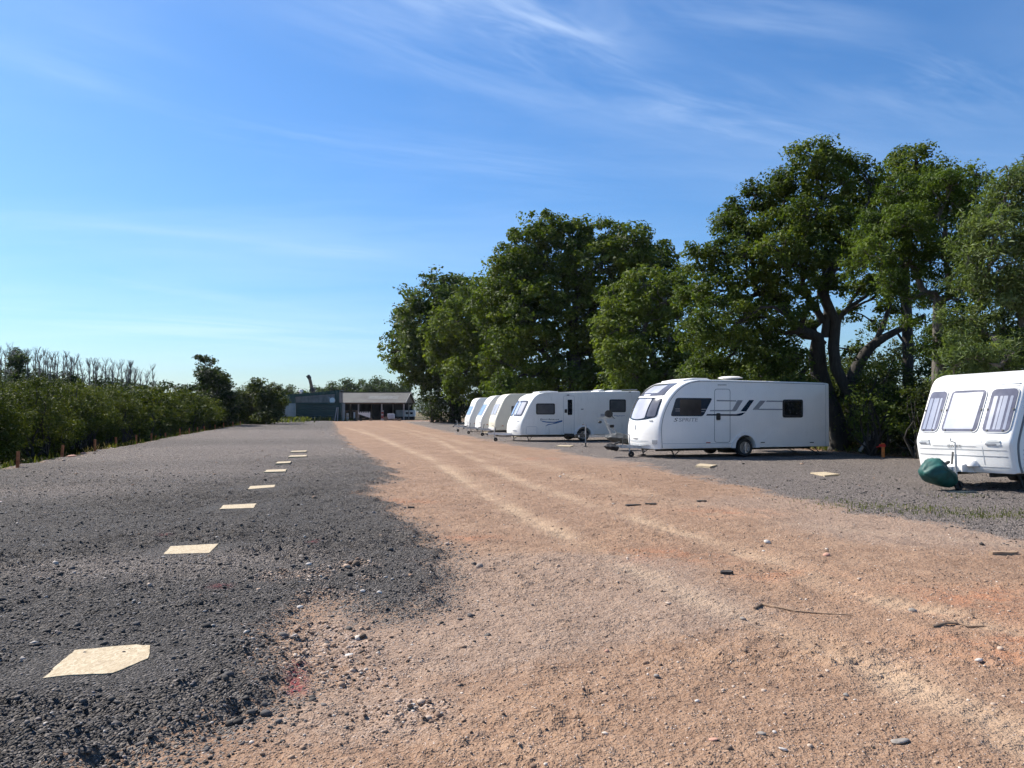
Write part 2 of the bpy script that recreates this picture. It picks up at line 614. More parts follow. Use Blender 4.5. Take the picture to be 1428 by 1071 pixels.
def full_height(x, y, pl, pr, rut, rub):
    far = np.clip(1.2 - np.hypot(x, y) / 40.0, 0.0, 1)
    h = base_height(x, y, pl)
    dark = np.maximum(sstep(pl, -0.05, 0.1), 0.6 * sstep(pr, -0.1, 0.2))
    calm = 0.45 + 0.9 * sstep(fbm(x * 0.55 + 70, y * 0.55, 3), -0.25, 0.35)
    lump = fbm(x * 2.3, y * 2.3, 3) * 0.045 + calm * ( fbm(x * 10, y * 10, 3, 0.68) * 0.040 + np.maximum(fbm(x * 24 + 5, y * 24, 2), 0) * 0.022)
    lump += np.maximum(fbm(x * 5.2 + 31, y * 5.2, 2) - 0.22, 0) * 0.09
    for a_, b_, r_ in ((134, 937, 0.62), (267, 772, 0.60), (332, 711, 0.65), (364, 684, 0.7), (385, 662, 0.7)):
        g = G(a_, b_)
        lump = lump * (1 - 0.92 * sstep(-np.maximum(np.abs(x - g[0]), np.abs(y - g[1]) * 1.05), -r_, -r_ * 0.72))
    sand = fbm(x * 1.3, y * 1.3, 3) * 0.028 + fbm(x * 6.5, y * 5.0 + 40, 3, 0.6) * 0.020 + fbm(x * 24, y * 24, 2) * 0.0095
    tread = np.sin((x * 0.75 + y * 0.66) * 2 * math.pi / 0.13 + fbm(x * 2, y * 2, 2) * 5)
    sand += tread * 0.016 * sstep(fbm(x * 0.8 + 3, y * 0.8, 2), 0.05, 0.4) * sstep(fbm(x * 3.1, y * 3.1 + 9, 2), -0.15, 0.3)
    crumb = sstep(fbm(x * 0.55 + 11, y * 0.8 + 2, 3), 0.02, 0.35)
    sand += crumb * np.maximum(fbm(x * 15 + 7, y * 15, 2, 0.7), 0) * 0.046
    h = h + far * (dark * lump + (1 - dark) * sand) - (0.030 + 0.007 * np.sin((0.8 * y - 0.6 * x) * 2 * math.pi / 0.11 + 3 * fbm(x * 1.5, y * 1.5, 2))) * rut * (1 - dark) * far
    h = h + far * np.clip(rub, 0, 1) * np.abs(fbm(x * 14, y * 14, 2)) * 0.05
    # low swell of the whole yard
    h = h + 0.03 * fbm(x * 0.21, y * 0.21, 2) * np.clip(np.hypot(x, y) / 10, 0, 1)
    return h


def grow(a, b, step0, k):
    o = [a]
    while o[-1] < b:
        o.append(o[-1] + max(step0, abs(o[-1]) * k))
    return o


ys = [-400, -200, -100, -50, -25, -12, -6, -3, -1, 0.5, 1.5, 2.2] + list(np.arange(2.8, 6.4, 0.024))
ys += grow(ys[-1] + 0.024, 60, 0.024, 0.0042) + []
ys += grow(ys[-1] + 0.3, 150, 0.5, 0.01)
ys += grow(ys[-1] + 3, 6000, 3, 0.18)
xp = list(np.arange(0, 5.2, 0.028)) + []
xp += grow(xp[-1] + 0.03, 40, 0.028, 0.0062)
xp += grow(xp[-1] + 0.5, 5000, 1.0, 0.16)
xs = np.array([-v for v in xp[:0:-1]] + xp)
ys = np.array(ys)
gx, gy = np.meshgrid(xs, ys)
gx, gy = gx.ravel(), gy.ravel()
mpl, mpr, mrut, mred, mrub, mdst = masks(gx, gy)
mgry = masks.grey
gz = full_height(gx, gy, mpl, mpr, mrut, mrub)
nx, ny = len(xs), len(ys)
ii = (np.arange(ny - 1)[:, None] * nx + np.arange(nx - 1)[None, :]).ravel()
quads = np.stack([ii, ii + 1, ii + 1 + nx, ii + nx], 1)
pad = np.maximum(mpl, mpr)
yard = (gx > left_edge(gy) - 0.2) & (gx < right_edge(gy) + 0.25 + 0.5 * vnoise(gx * 1.5, gy * 1.5)) & (gy < 128)
cls = np.where(~yard, 2, np.where(pad > 0, 1, 0))
qc = cls[quads[:, 0]]


def ground_mat(name, kind):
    m, t, out = new_mat(name)
    at_ = lambda n: t.add('ShaderNodeAttribute', attribute_name=n).outputs['Fac']
    tc = t.add('ShaderNodeTexCoord')
    P = tc.outputs['Object']
    n_big = t.noise(P, 0.45, 3.0)
    n_mid = t.noise(P, 2.6, 3.0, 0.6)
    n_fine = t.noise(P, 38.0, 2.0, 0.7)
    n_clod = t.noise(P, 14.0, 3.0, 0.72)

    def vor(scale):
        v = t.add('ShaderNodeTexVoronoi', {'Vector': P, 'Scale': scale})
        sp = t.add('ShaderNodeSeparateColor', {0: v.outputs['Color']})
        return v.outputs['Distance'], sp.outputs[0], sp.outputs[1]

    d1, r1, q1 = vor(70.0)
    d2, r2, q2 = vor(150.0)
    d3, r3, q3 = d1, r1, q1
    # --- chippings
    dk = t.ramp(t.math('ADD', t.math('MULTIPLY', r1, 0.7), t.math('MULTIPLY', r2, 0.3)),
                [(0.0, (0.024, 0.021, 0.0195)), (0.5, (0.072, 0.064, 0.058)), (0.80, (0.140, 0.124, 0.112)), (1.0, (0.27, 0.24, 0.215))])
    dk = t.mix(t.math('MULTIPLY', t.smooth(n_mid, 0.42, 0.75), 0.35), dk, (0.036, 0.031, 0.028))
    dusty = t.math('MULTIPLY', at_('dust'), t.smooth(t.math('ADD', t.math('MULTIPLY', n_mid, 0.6), t.math('MULTIPLY', r1, 0.5)), 0.10, 0.65))
    dk = t.mix(t.math('MULTIPLY', dusty, 0.92), dk, t.ramp(r1, [(0.0, (0.10, 0.081, 0.070)), (0.6, (0.215, 0.178, 0.155)), (1.0, (0.37, 0.315, 0.275))]))
    # --- sand
    sd = t.ramp(t.math('ADD', t.math('MULTIPLY', n_mid, 0.6), t.math('MULTIPLY', n_big, 0.4)),
                [(0.32, (0.182, 0.105, 0.064)), (0.5, (0.264, 0.160, 0.099)), (0.68, (0.335, 0.215, 0.138))])
    sd = t.mix(t.math('MULTIPLY', t.smooth(n_fine, 0.40, 0.8), 0.4), sd, (0.41, 0.285, 0.20))
    sd = t.mix(t.math('MULTIPLY', t.smooth(n_fine, 0.55, 0.25), 0.4), sd, (0.15, 0.085, 0.055))
    sd = t.mix(t.math('MULTIPLY', at_('rut'), 0.70), sd, (0.47, 0.335, 0.22))
    sd = t.mix(t.math('MULTIPLY', at_('red'), t.math('MULTIPLY', t.smooth(n_mid, 0.38, 0.65), 0.62)), sd, (0.34, 0.125, 0.055))
    gpatch = t.smooth(t.math('ADD', t.math('MULTIPLY', at_('grey'), 0.8), t.math('SUBTRACT', n_clod, 0.5)), 0.2, 0.75)
    sd = t.mix(t.math('MULTIPLY', gpatch, 0.32), sd, t.ramp(r1, [(0.0, (0.12, 0.10, 0.085)), (0.5, (0.27, 0.22, 0.185)), (1.0, (0.45, 0.38, 0.32))]))
    # grit and small stones lying in the sand
    stone = t.ramp(q1, [(0.0, (0.11, 0.075, 0.06)), (0.4, (0.27, 0.185, 0.15)), (0.75, (0.42, 0.32, 0.27)), (1.0, (0.60, 0.52, 0.46))])
    is_stone = t.math('MULTIPLY', t.smooth(d1, 0.42, 0.30), t.math('GREATER_THAN', t.math('ADD', r1, t.math('MULTIPLY', t.smooth(n_mid, 0.4, 0.7), 0.20)), 0.86))
    gcol = t.ramp(q2, [(0.0, (0.10, 0.065, 0.05)), (0.45, (0.30, 0.19, 0.13)), (1.0, (0.52, 0.42, 0.34))])
    is_grit = t.math('MULTIPLY', t.smooth(d2, 0.45, 0.3), t.math('GREATER_THAN', r2, 0.72))
    sd = t.mix(t.math('MULTIPLY', is_grit, 0.75), sd, gcol)
    sd = t.mix(is_stone, sd, stone)
    # rubble: broken pale stone and brick
    rcol = t.ramp(q3, [(0.0, (0.16, 0.12, 0.10)), (0.35, (0.36, 0.27, 0.23)), (0.6, (0.42, 0.29, 0.22)), (1.0, (0.52, 0.44, 0.38))])
    rub = t.math('MULTIPLY', t.smooth(t.math('ADD', at_('rub'), t.math('MULTIPLY', t.math('SUBTRACT', n_mid, 0.5), 1.3)), 0.25, 0.6), t.smooth(t.math('ADD', r3, t.math('MULTIPLY', r1, 0.35)), 0.72, 0.85))
    # --- which
    e = t.math('ADD', at_('pad'), t.math('MULTIPLY', t.math('SUBTRACT', n_fine, 0.5), 0.55))
    e = t.math('ADD', e, t.math('MULTIPLY', t.math('SUBTRACT', r1, 0.5), 0.55))
    isdark = t.smooth(e, -0.06, 0.07)
    col = t.mix(isdark, sd, dk)
    col = t.mix(t.math('MULTIPLY', rub, 0.45), col, rcol)
    spray = t.math('MULTIPLY', at_('spray'), t.smooth(t.math('ADD', n_fine, t.math('MULTIPLY', n_mid, 0.4)), 0.55, 0.85))
    col = t.mix(spray, col, (0.20, 0.022, 0.035))
    hgt = t.math('ADD', t.math('MULTIPLY', t.math('SUBTRACT', 0.6, d1), t.math('ADD', t.math('MULTIPLY', isdark, 1.0), t.math('MULTIPLY', is_stone, 0.8))),
                 t.math('ADD', t.math('MULTIPLY', n_fine, 0.75), t.math('MULTIPLY', n_clod, 1.4)))
    if kind == 'field':
        lit = t.ramp(r1, [(0.0, (0.06, 0.038, 0.02)), (0.5, (0.14, 0.085, 0.045)), (1.0, (0.26, 0.17, 0.09))])
        gr = t.ramp(n_mid, [(0.3, (0.035, 0.05, 0.015)), (0.7, (0.08, 0.10, 0.03))])
        col = t.mix(t.smooth(n_big, 0.42, 0.62), lit, gr)
    b = t.add('ShaderNodeBsdfPrincipled', {'Base Color': col, 'Roughness': 0.93, 'Specular IOR Level': 0.25})
    bp = t.add('ShaderNodeBump', {'Strength': 1.0, 'Distance': 0.025, 'Height': hgt})
    t.l.new(bp.outputs[0], b.inputs['Normal'])
    t.l.new(b.outputs[0], out.inputs[0])
    return m


sp0, sp1 = G(415, 930), G(412, 968)
spr = np.exp(-(seg_dist(gx, gy, [tuple(sp0[:2]), tuple(sp1[:2])], False) / 0.055) ** 2)
for a_, b_ in ((305, 830), (435, 765), (230, 750)):
    g_ = G(a_, b_)
    spr = np.maximum(spr, 0.7 * np.exp(-(np.hypot(gx - g_[0], gy - g_[1]) / 0.08) ** 2))
dust_all = np.clip(np.where(mpr > mpl, 1.15 - 0.08 * np.clip(mpr, 0, 6), 0) + 0.8 * mdst + 0.35 * np.exp(-np.abs(pad) / 0.35) + np.clip((gy - 14) / 60, 0, 0.40), 0, 1)
for name, k in (('dirt_track', 0), ('gravel_ground', 1), ('field', 2)):
    q = quads[qc == k]
    used, inv = np.unique(q.ravel(), return_inverse=True)
    vs = np.stack([gx[used], gy[used], gz[used]], 1)
    me = np_mesh(name, vs, inv.reshape(-1, 4), {'pad': pad[used], 'rut': mrut[used], 'red': mred[used], 'rub': mrub[used], 'dust': dust_all[used], 'spray': spr[used], 'grey': mgry[used]})
    me.shade_smooth()
    tag(link(name, me, ground_mat(name, 'field' if k == 2 else 'yard')), kind='structure')

# ------------------------------------------------------------------ loose stones
_ico_v, _ico_f = [], []
_t = (1 + 5 ** 0.5) / 2
for a, b in ((-1, _t), (1, _t), (-1, -_t), (1, -_t)):
    _ico_v += [(a, b, 0)]
for a, b in ((-1, _t), (1, _t), (-1, -_t), (1, -_t)):
    _ico_v += [(0, a, b)]
for a, b in ((_t, -1), (_t, 1), (-_t, -1), (-_t, 1)):
    _ico_v += [(a, 0, b)]
_ico_v = np.array(_ico_v) / math.sqrt(1 + _t * _t)
_ico_f = np.array([(0, 11, 5), (0, 5, 1), (0, 1, 7), (0, 7, 10), (0, 10, 11), (1, 5, 9), (5, 11, 4), (11, 10, 2), (10, 7, 6), (7, 1, 8),
                   (3, 9, 4), (3, 4, 2), (3, 2, 6), (3, 6, 8), (3, 8, 9), (4, 9, 5), (2, 4, 11), (6, 2, 10), (8, 6, 7), (9, 8, 1)])


def stones_mesh(name, x, y, z, size):
    n = len(x)
    v = _ico_v[None] * (1 + rng.uniform(-0.28, 0.28, (n, 12, 1)))
    v = v * np.stack([rng.uniform(0.7, 1.3, n), rng.uniform(0.7, 1.3, n), rng.uniform(0.45, 0.8, n)], 1)[:, None, :]
    a = rng.uniform(0, 2 * math.pi, n)
    ca, sa = np.cos(a)[:, None], np.sin(a)[:, None]
    vx = v[..., 0] * ca - v[..., 1] * sa
    vy = v[..., 0] * sa + v[..., 1] * ca
    tl = rng.uniform(-0.5, 0.5, n)[:, None]
    vz = v[..., 2] + tl * vx * 0.6
    V = np.stack([vx, vy, vz], 2) * size[:, None, None] * 0.5 + np.stack([x, y, z], 1)[:, None, :]
    Fc = _ico_f[None] + (np.arange(n) * 12)[:, None, None]
    return np_mesh(name, V.reshape(-1, 3), Fc.reshape(-1, 3))


def stone_mat(name, stops, rough=0.85):
    m, t, out = new_mat(name)
    geo = t.add('ShaderNodeNewGeometry')
    tc = t.add('ShaderNodeTexCoord')
    n = t.noise(tc.outputs['Object'], 60.0, 3.0)
    c = t.ramp(geo.outputs['Random Per Island'], stops)
    c = t.mix(t.math('MULTIPLY', n, 0.5), c, (0.5, 0.5, 0.5), 'OVERLAY')
    b = t.add('ShaderNodeBsdfPrincipled', {'Base Color': c, 'Roughness': rough, 'Specular IOR Level': 0.3})
    t.l.new(b.outputs[0], out.inputs[0])
    return m


def scatter(n, y0, y1, spread=0.72, p=1.0):
    u = rng.random(n)
    y = y0 * (y1 / y0) ** (u ** p)
    x = rng.uniform(-spread, spread, n) * y
    return x, y


x, y = scatter(110000, 3.0, 26, 0.74)
pl, pr, rut, red, rub, dst = masks(x, y)
k = (rng.random(len(x)) < np.clip(1.55 - y / 15, 0, 1)) & (np.maximum(pl, pr) > -rng.exponential(0.20, len(x)) + 0.06)
for a_, b_, r_ in ((134, 937, 0.36), (267, 772, 0.34), (332, 711, 0.36), (364, 684, 0.36), (385, 662, 0.36)):
    g = G(a_, b_)
    k &= ~((np.abs(x - g[0]) < r_ * 1.15) & (np.abs(y - g[1]) < r_ * 0.92)) | (rng.random(len(x)) < 0.07)
k = k & (x < right_edge(y)) & (x > left_edge(y))
x, y = x[k], y[k]
z = full_height(x, y, pl[k], pr[k], rut[k], rub[k])
sz = np.clip(rng.lognormal(math.log(0.0110), 0.50, len(x)), 0.006, 0.060) * np.clip(0.8 + y / 22, 1, 1.7)
M['chips'] = stone_mat('chips', [(0.0, (0.028, 0.024, 0.022)), (0.5, (0.074, 0.065, 0.058)), (0.88, (0.140, 0.122, 0.110)), (0.96, (0.24, 0.20, 0.18)), (1.0, (0.42, 0.38, 0.34))])
tag(link('gravel', stones_mesh('gravel', x, y, z + sz * 0.05, sz), M['chips']), kind='stuff')

x, y = scatter(60000, 3.0, 20, 0.74)
pl, pr, rut, red, rub, dst = masks(x, y)
dens = 0.32 + 0.9 * rub + 0.5 * sstep(fbm(x * 1.1, y * 1.1, 3), 0.0, 0.5) - 0.25 * rut
k = (np.maximum(pl, pr) < 0.08) & (rng.random(len(x)) < dens) | (rub > 0.35) & (rng.random(len(x)) < rub)
x, y, rb = x[k], y[k], rub[k]
z = full_height(x, y, pl[k], pr[k], rut[k], rb)
sz = np.clip(rng.lognormal(math.log(0.0078), 0.5, len(x)), 0.004, 0.036) * (1 + 0.9 * rb) * np.clip(0.8 + y / 14, 1, 2.0)
M['pebbles'] = stone_mat('pebbles', [(0.0, (0.10, 0.070, 0.05)), (0.25, (0.22, 0.140, 0.095)), (0.6, (0.34, 0.225, 0.15)), (0.88, (0.44, 0.33, 0.25)), (1.0, (0.58, 0.50, 0.42))])
tag(link('grit', stones_mesh('grit', x, y, z + sz * 0.04, sz), M['pebbles']), kind='stuff')

# paler stones strewn thinly over the chippings
x, y = scatter(900, 6.0, 55, 0.74)
pl, pr, rut, red, rub, dst = masks(x, y)
k = (np.maximum(pl, pr) > 0.1) & (x > left_edge(y)) & (x < right_edge(y)) & (rng.random(len(x)) < 0.35 + 0.8 * dst)
x, y = x[k], y[k]
sz = np.clip(rng.lognormal(math.log(0.030), 0.45, len(x)), 0.012, 0.09) * np.clip(0.7 + y / 30, 1, 2.0)
tag(link('pale_gravel', stones_mesh('pale_gravel', x, y, full_height(x, y, pl[k], pr[k], rut[k], rub[k]) + sz * 0.06, sz), M['pebbles']), kind='stuff')

# single stones one notices on the track and at the edge of the chippings
M['stone_pale'] = paint('stone_pale', (0.52, 0.47, 0.42), 0.85, var=0.2, scale=30)
M['stone_grey'] = paint('stone_grey', (0.27, 0.235, 0.20), 0.85, var=0.25, scale=30)
M['stone_dark'] = paint('stone_dark', (0.07, 0.062, 0.06), 0.85, var=0.3, scale=30)
M['stone_warm'] = paint('stone_warm', (0.27, 0.21, 0.17), 0.9, var=0.25, scale=30)
M['stone_pink'] = paint('stone_pink', (0.50, 0.27, 0.19), 0.9, var=0.15, scale=30)


def one_stone(px_, py_, size, mat, label, group=None, flat=0.62, name='stone', cat='stone', stretch=1.0):
    g = G(px_, py_)
    bm = bmesh.new()
    bmesh.ops.create_icosphere(bm, subdivisions=2, radius=0.5)
    sd_ = random.uniform(0, 50)
    for v in bm.verts:
        k_ = 1 + 0.30 * vnoise(np.array([v.co.x * 1.7 + sd_]), np.array([v.co.y * 1.7 + v.co.z * 1.3 + sd_]))[0] * 2
        v.co = Vector((v.co.x * k_ * stretch, v.co.y * k_, v.co.z * k_ * flat)) * size * 0.62
    me = bpy.data.meshes.new(name)
    bm.to_mesh(me); bm.free()
    o = link(name, me, mat, None, 60)
    o.rotation_euler = (random.uniform(-.2, .2), random.uniform(-.2, .2), random.uniform(-0.6, 0.6))
    o.location = (g[0], g[1], float(height(g[0], g[1])[0]) + size * 0.6 * flat * 0.22)
    return tag(o, label, cat, group)


one_stone(915, 946, 0.055, M['stone_grey'], 'rounded grey pebble alone on the sand, lower middle of the track', 'noticeable stones on the track')
one_stone(669, 795, 0.14, M['stone_warm'], 'largest lump of brownish stone, lying just right of the dark chippings lobe', 'noticeable stones on the track', 0.8)
one_stone(972, 981, 0.040, M['stone_pale'], 'small white pebble on the sand near the bottom centre', 'noticeable stones on the track')
one_stone(1062, 1028, 0.050, M['stone_grey'], 'flat grey pebble in the foreground beside a smaller pale one', 'noticeable stones on the track', 0.5, stretch=1.4)
one_stone(1080, 1025, 0.036, M['stone_pale'], 'small pale pebble right of the flat grey pebble in the foreground', 'noticeable stones on the track')
one_stone(1093, 1049, 0.050, M['stone_pale'], 'oval cream pebble nearest the camera on the sand', 'noticeable stones on the track', 0.5, stretch=1.4)
one_stone(994, 1037, 0.055, M['stone_pink'], 'pink brick fragment in the sand near the bottom centre', 'noticeable stones on the track', 0.35, stretch=1.5)
one_stone(1180, 968, 0.050, M['stone_grey'], 'dark grey pebble with a pale neighbour on the right of the sand', 'noticeable stones on the track')
one_stone(1366, 924, 0.060, M['stone_pale'], 'pale stone on the sand at the lower right', 'noticeable stones on the track', stretch=1.3)
one_stone(1254, 1034, 0.085, M['stone_grey'], 'long brown stone half sunk at the edge of the wheel rut', 'noticeable stones on the track', 0.4, stretch=1.8)
one_stone(1035, 860, 0.08, M['stone_grey'], 'grey stone between the two wheel ruts', 'noticeable stones on the track')
one_stone(1273, 853, 0.09, M['stone_grey'], 'grey stone with a dark shadow right of the ruts', 'noticeable stones on the track')
one_stone(1070, 757, 0.13, M['stone_pale'], 'pale stone among others beyond the far wheel rut', 'noticeable stones on the track')
one_stone(1153, 775, 0.12, M['stone_pink'], 'pinkish stone on the far side of the track', 'noticeable stones on the track')
one_stone(846, 907, 0.045, M['stone_pink'], 'small pinkish pebble left of the near wheel rut', 'noticeable stones on the track')
one_stone(506, 839, 0.07, M['stone_pale'], 'left one of two white stones on the edge of the chippings', 'white stones in the rubble')
one_stone(529, 839, 0.07, M['stone_pale'], 'right one of two white stones on the edge of the chippings', 'white stones in the rubble')
one_stone(430, 800, 0.09, M['stone_pale'], 'white chunk at the top of the rubble patch', 'white stones in the rubble')
one_stone(418, 848, 0.08, M['stone_pale'], 'white angular chunk in the middle of the rubble patch', 'white stones in the rubble')
one_stone(485, 913, 0.08, M['stone_pale'], 'pale flat chunk at the lower end of the rubble patch', 'white stones in the rubble', 0.4, stretch=1.4)
one_stone(573, 991, 0.065, M['stone_pale'], 'pale flat stone on the sand right of the near chippings edge', 'white stones in the rubble', 0.4, stretch=1.4)
for (a_, b_, s_, lb) in ((370, 1000, .10, 'dark lump of tarmac at the lower right edge of the chippings'), (318, 967, .09, 'dark lump of tarmac sunk in the chippings behind the nearest mat'),
                         (456, 897, .08, 'dark lump in the pale rubble'), (100, 800, .10, 'dark lump of tarmac on the chippings at the left'), (190, 880, .09, 'dark lump of tarmac just behind the nearest cream mat'),
                         (656, 862, .08, 'dark lump on the sand right of the chippings'), (545, 775, .10, 'dark lump on the lobe of chippings')):
    one_stone(a_, b_, s_, M['stone_dark'], lb, 'dark lumps of old tarmac', 0.7)


def flat_bit(name, px_, py_, sx, sy, sz, mat, label, cat, rz=0.0, seed=0):
    g = G(px_, py_)
    r_ = random.Random(seed)
    n = 9
    top, bot = [], []
    for k in range(n):
        a = 2 * math.pi * k / n
        q = r_.uniform(0.75, 1.15)
        X, Y = sx / 2 * math.copysign(abs(math.cos(a)) ** 0.6, math.cos(a)) * q, sy / 2 * math.copysign(abs(math.sin(a)) ** 0.6, math.sin(a)) * q
        top.append((X, Y, sz * r_.uniform(0.7, 1.2))); bot.append((X * 1.04, Y * 1.04, -0.03))
    mb = MB().add(top + bot, [tuple(range(n)), tuple(range(2 * n - 1, n - 1, -1))] + [(k, k + n, (k + 1) % n + n, (k + 1) % n) for k in range(n)])
    o = mb.build(name, mat)
    o.location = (g[0], g[1], float(height(g[0], g[1])[0]) + 0.01)
    o.rotation_euler = (0, 0, rz)
    return tag(o, label, cat)


M['scrap'] = paint('scrap', (0.045, 0.036, 0.030), 0.9, var=0.4, scale=18)
M['plank'] = paint('plank', (0.32, 0.21, 0.13), 0.8, var=0.25, scale=8, stretch=(1, 8, 8))
flat_bit('rubber_scrap', 1013, 801, 0.13, 0.08, 0.018, M['scrap'], 'black rubber scrap lying between the wheel ruts', 'scrap', 0.2, 3)
flat_bit('rubber_scrap', 883, 704, 0.26, 0.11, 0.012, M['scrap'], 'left of two dark scraps lying on the far side of the track', 'scrap', 0.3, 4)
flat_bit('rubber_scrap', 908, 703, 0.18, 0.08, 0.012, M['scrap'], 'right of two dark scraps lying on the far side of the track', 'scrap', -0.2, 5)
flat_bit('rubber_scrap', 978, 698, 0.18, 0.08, 0.012, M['scrap'], 'dark flat scrap on the track in front of the middle caravan', 'scrap', 0.1, 6)
flat_bit('rubber_scrap', 573, 709, 0.13, 0.08, 0.02, M['scrap'], 'small dark scrap on the sand near the chippings bend', 'scrap', 0.1, 7)
flat_bit('wood_offcut', 1402, 773, 0.36, 0.08, 0.025, M['plank'], 'brown wood offcut lying on the sand at the right', 'wood', 0.1, 8)


# a few dry sticks on the sand
def stick(pts, r, label):
    P = [G(a, b) for a, b in pts]
    for p in P:
        p[2] = float(height(p[0], p[1])[0]) + r
    c = P[0].copy()
    o = MB().tube([p - c for p in P], [r * (1 - 0.12 * i) for i in range(len(P))], 6).build('stick', M['plank'])
    o.location = c
    return tag(o, label, 'stick')


stick([(1052, 853), (1062, 846), (1080, 850), (1110, 854), (1150, 858), (1190, 860)], 0.010, 'long thin dry stick on the sand between the ruts')
stick([(1300, 880), (1318, 874), (1335, 872)], 0.010, 'short curved dry stick on the right of the sand')
stick([(1320, 870), (1350, 874), (1372, 873)], 0.008, 'thin straight twig beside the short curved stick')

# ================================================================== VEGETATION
M['oak_leaf'] = leaf_mat('oak_leaf', (0.028, 0.045, 0.010), (0.070, 0.104, 0.018), (0.150, 0.178, 0.030))
M['oak_leaf_far'] = leaf_mat('oak_leaf_far', (0.027, 0.044, 0.012), (0.060, 0.092, 0.021), (0.115, 0.145, 0.031), scale=0.25)
M['ash_leaf'] = leaf_mat('ash_leaf', (0.030, 0.052, 0.012), (0.072, 0.110, 0.021), (0.135, 0.180, 0.034))
M['willow_leaf'] = leaf_mat('willow_leaf', (0.050, 0.072, 0.024), (0.100, 0.138, 0.046), (0.185, 0.225, 0.092), rough=0.5)
M['pale_leaf'] = leaf_mat('pale_leaf', (0.040, 0.062, 0.013), (0.090, 0.126, 0.024), (0.165, 0.196, 0.040))
M['hedge_leaf'] = leaf_mat('hedge_leaf', (0.028, 0.040, 0.010), (0.070, 0.088, 0.019), (0.160, 0.172, 0.034), trans=0.22, spec=0.06, scale=0.45)
M['shrub_leaf'] = leaf_mat('shrub_leaf', (0.022, 0.034, 0.011), (0.050, 0.068, 0.019), (0.100, 0.112, 0.034), scale=0.9)
M['ivy_leaf'] = leaf_mat('ivy_leaf', (0.012, 0.022, 0.008), (0.028, 0.044, 0.014), (0.060, 0.075, 0.022))
M['wood_leaf'] = leaf_mat('wood_leaf', (0.025, 0.040, 0.018), (0.045, 0.068, 0.028), (0.075, 0.10, 0.040), scale=0.08)
M['grass'] = leaf_mat('grass', (0.06, 0.075, 0.02), (0.11, 0.125, 0.035), (0.19, 0.18, 0.07))
M['dry_litter'] = stone_mat('dry_litter', [(0.0, (0.07, 0.04, 0.02)), (0.5, (0.17, 0.10, 0.05)), (1.0, (0.33, 0.21, 0.11))])
M['oak_bark'] = bark_mat('oak_bark', (0.040, 0.034, 0.027))
M['pale_bark'] = bark_mat('pale_bark', (0.20, 0.185, 0.165))
M['grey_bark'] = bark_mat('grey_bark', (0.12, 0.105, 0.085))


def unit(v):
    return v / (np.linalg.norm(v, axis=-1, keepdims=True) + 1e-9)


def leaves(centres, out, size, aspect=0.55, spread=0.8, up=0.45, droop=0.0):
    """four-cornered folded leaves: centres (n,3), the way each faces (n,3), its length (n,)"""
    n = len(centres)
    nor = unit(out * 0.55 + np.array([0, 0, up]) + rng.normal(0, spread * 0.6, (n, 3)))
    ax = unit(np.cross(nor, rng.normal(0, 1, (n, 3))))
    if droop:
        ax = unit(ax + np.array([0, 0, -droop]))
        nor = unit(nor - ax * (nor * ax).sum(1, keepdims=True))
    sd_ = np.cross(nor, ax)
    L = size[:, None]
    wv = L * aspect * 0.5
    a = centres - ax * L * 0.5
    b = centres + sd_ * wv + nor * L * 0.10 - ax * L * 0.05
    c = centres + ax * L * 0.5 - nor * L * 0.08
    d = centres - sd_ * wv + nor * L * 0.10 - ax * L * 0.05
    V = np.stack([a, b, c, d], 1).reshape(-1, 3)
    i = np.arange(n)[:, None] * 4
    Fc = np.concatenate([i + np.array([[0, 1, 2]]), i + np.array([[0, 2, 3]])], 0)
    return V, Fc


def curve_pts(a, b, sag, n=7, jit=0.0):
    a, b = np.array(a, float), np.array(b, float)
    L = np.linalg.norm(b - a)
    out = []
    ph = rng.normal(0, 1, (2, 3))
    for k in range(n + 1):
        t = k / n
        p = a * (1 - t) + b * t + np.array([0, 0, sag * L]) * math.sin(math.pi * t)
        p = p + (ph[0] * math.sin(math.pi * t) + ph[1] * math.sin(2 * math.pi * t)) * jit * L
        out.append(p)
    return out


def crown_clumps(lobes, cr, dens, shell=0.55):
    cs, od = [], []
    for (c, r) in lobes:
        r = np.array(r)
        n = max(4, int(dens * 4 * math.pi * (r[0] * r[1] * r[2]) ** (2 / 3) / (cr * cr)))
        dv = unit(rng.normal(0, 1, (n, 3)))
        rf = 1 - (1 - shell) * rng.random(n) ** 1.7
        rf = np.where(rng.random(n) < 0.12, rng.uniform(1.0, 1.28, n), rf)
        cs.append(c + dv * r * rf[:, None]); od.append(dv)
    return np.concatenate(cs), np.concatenate(od)


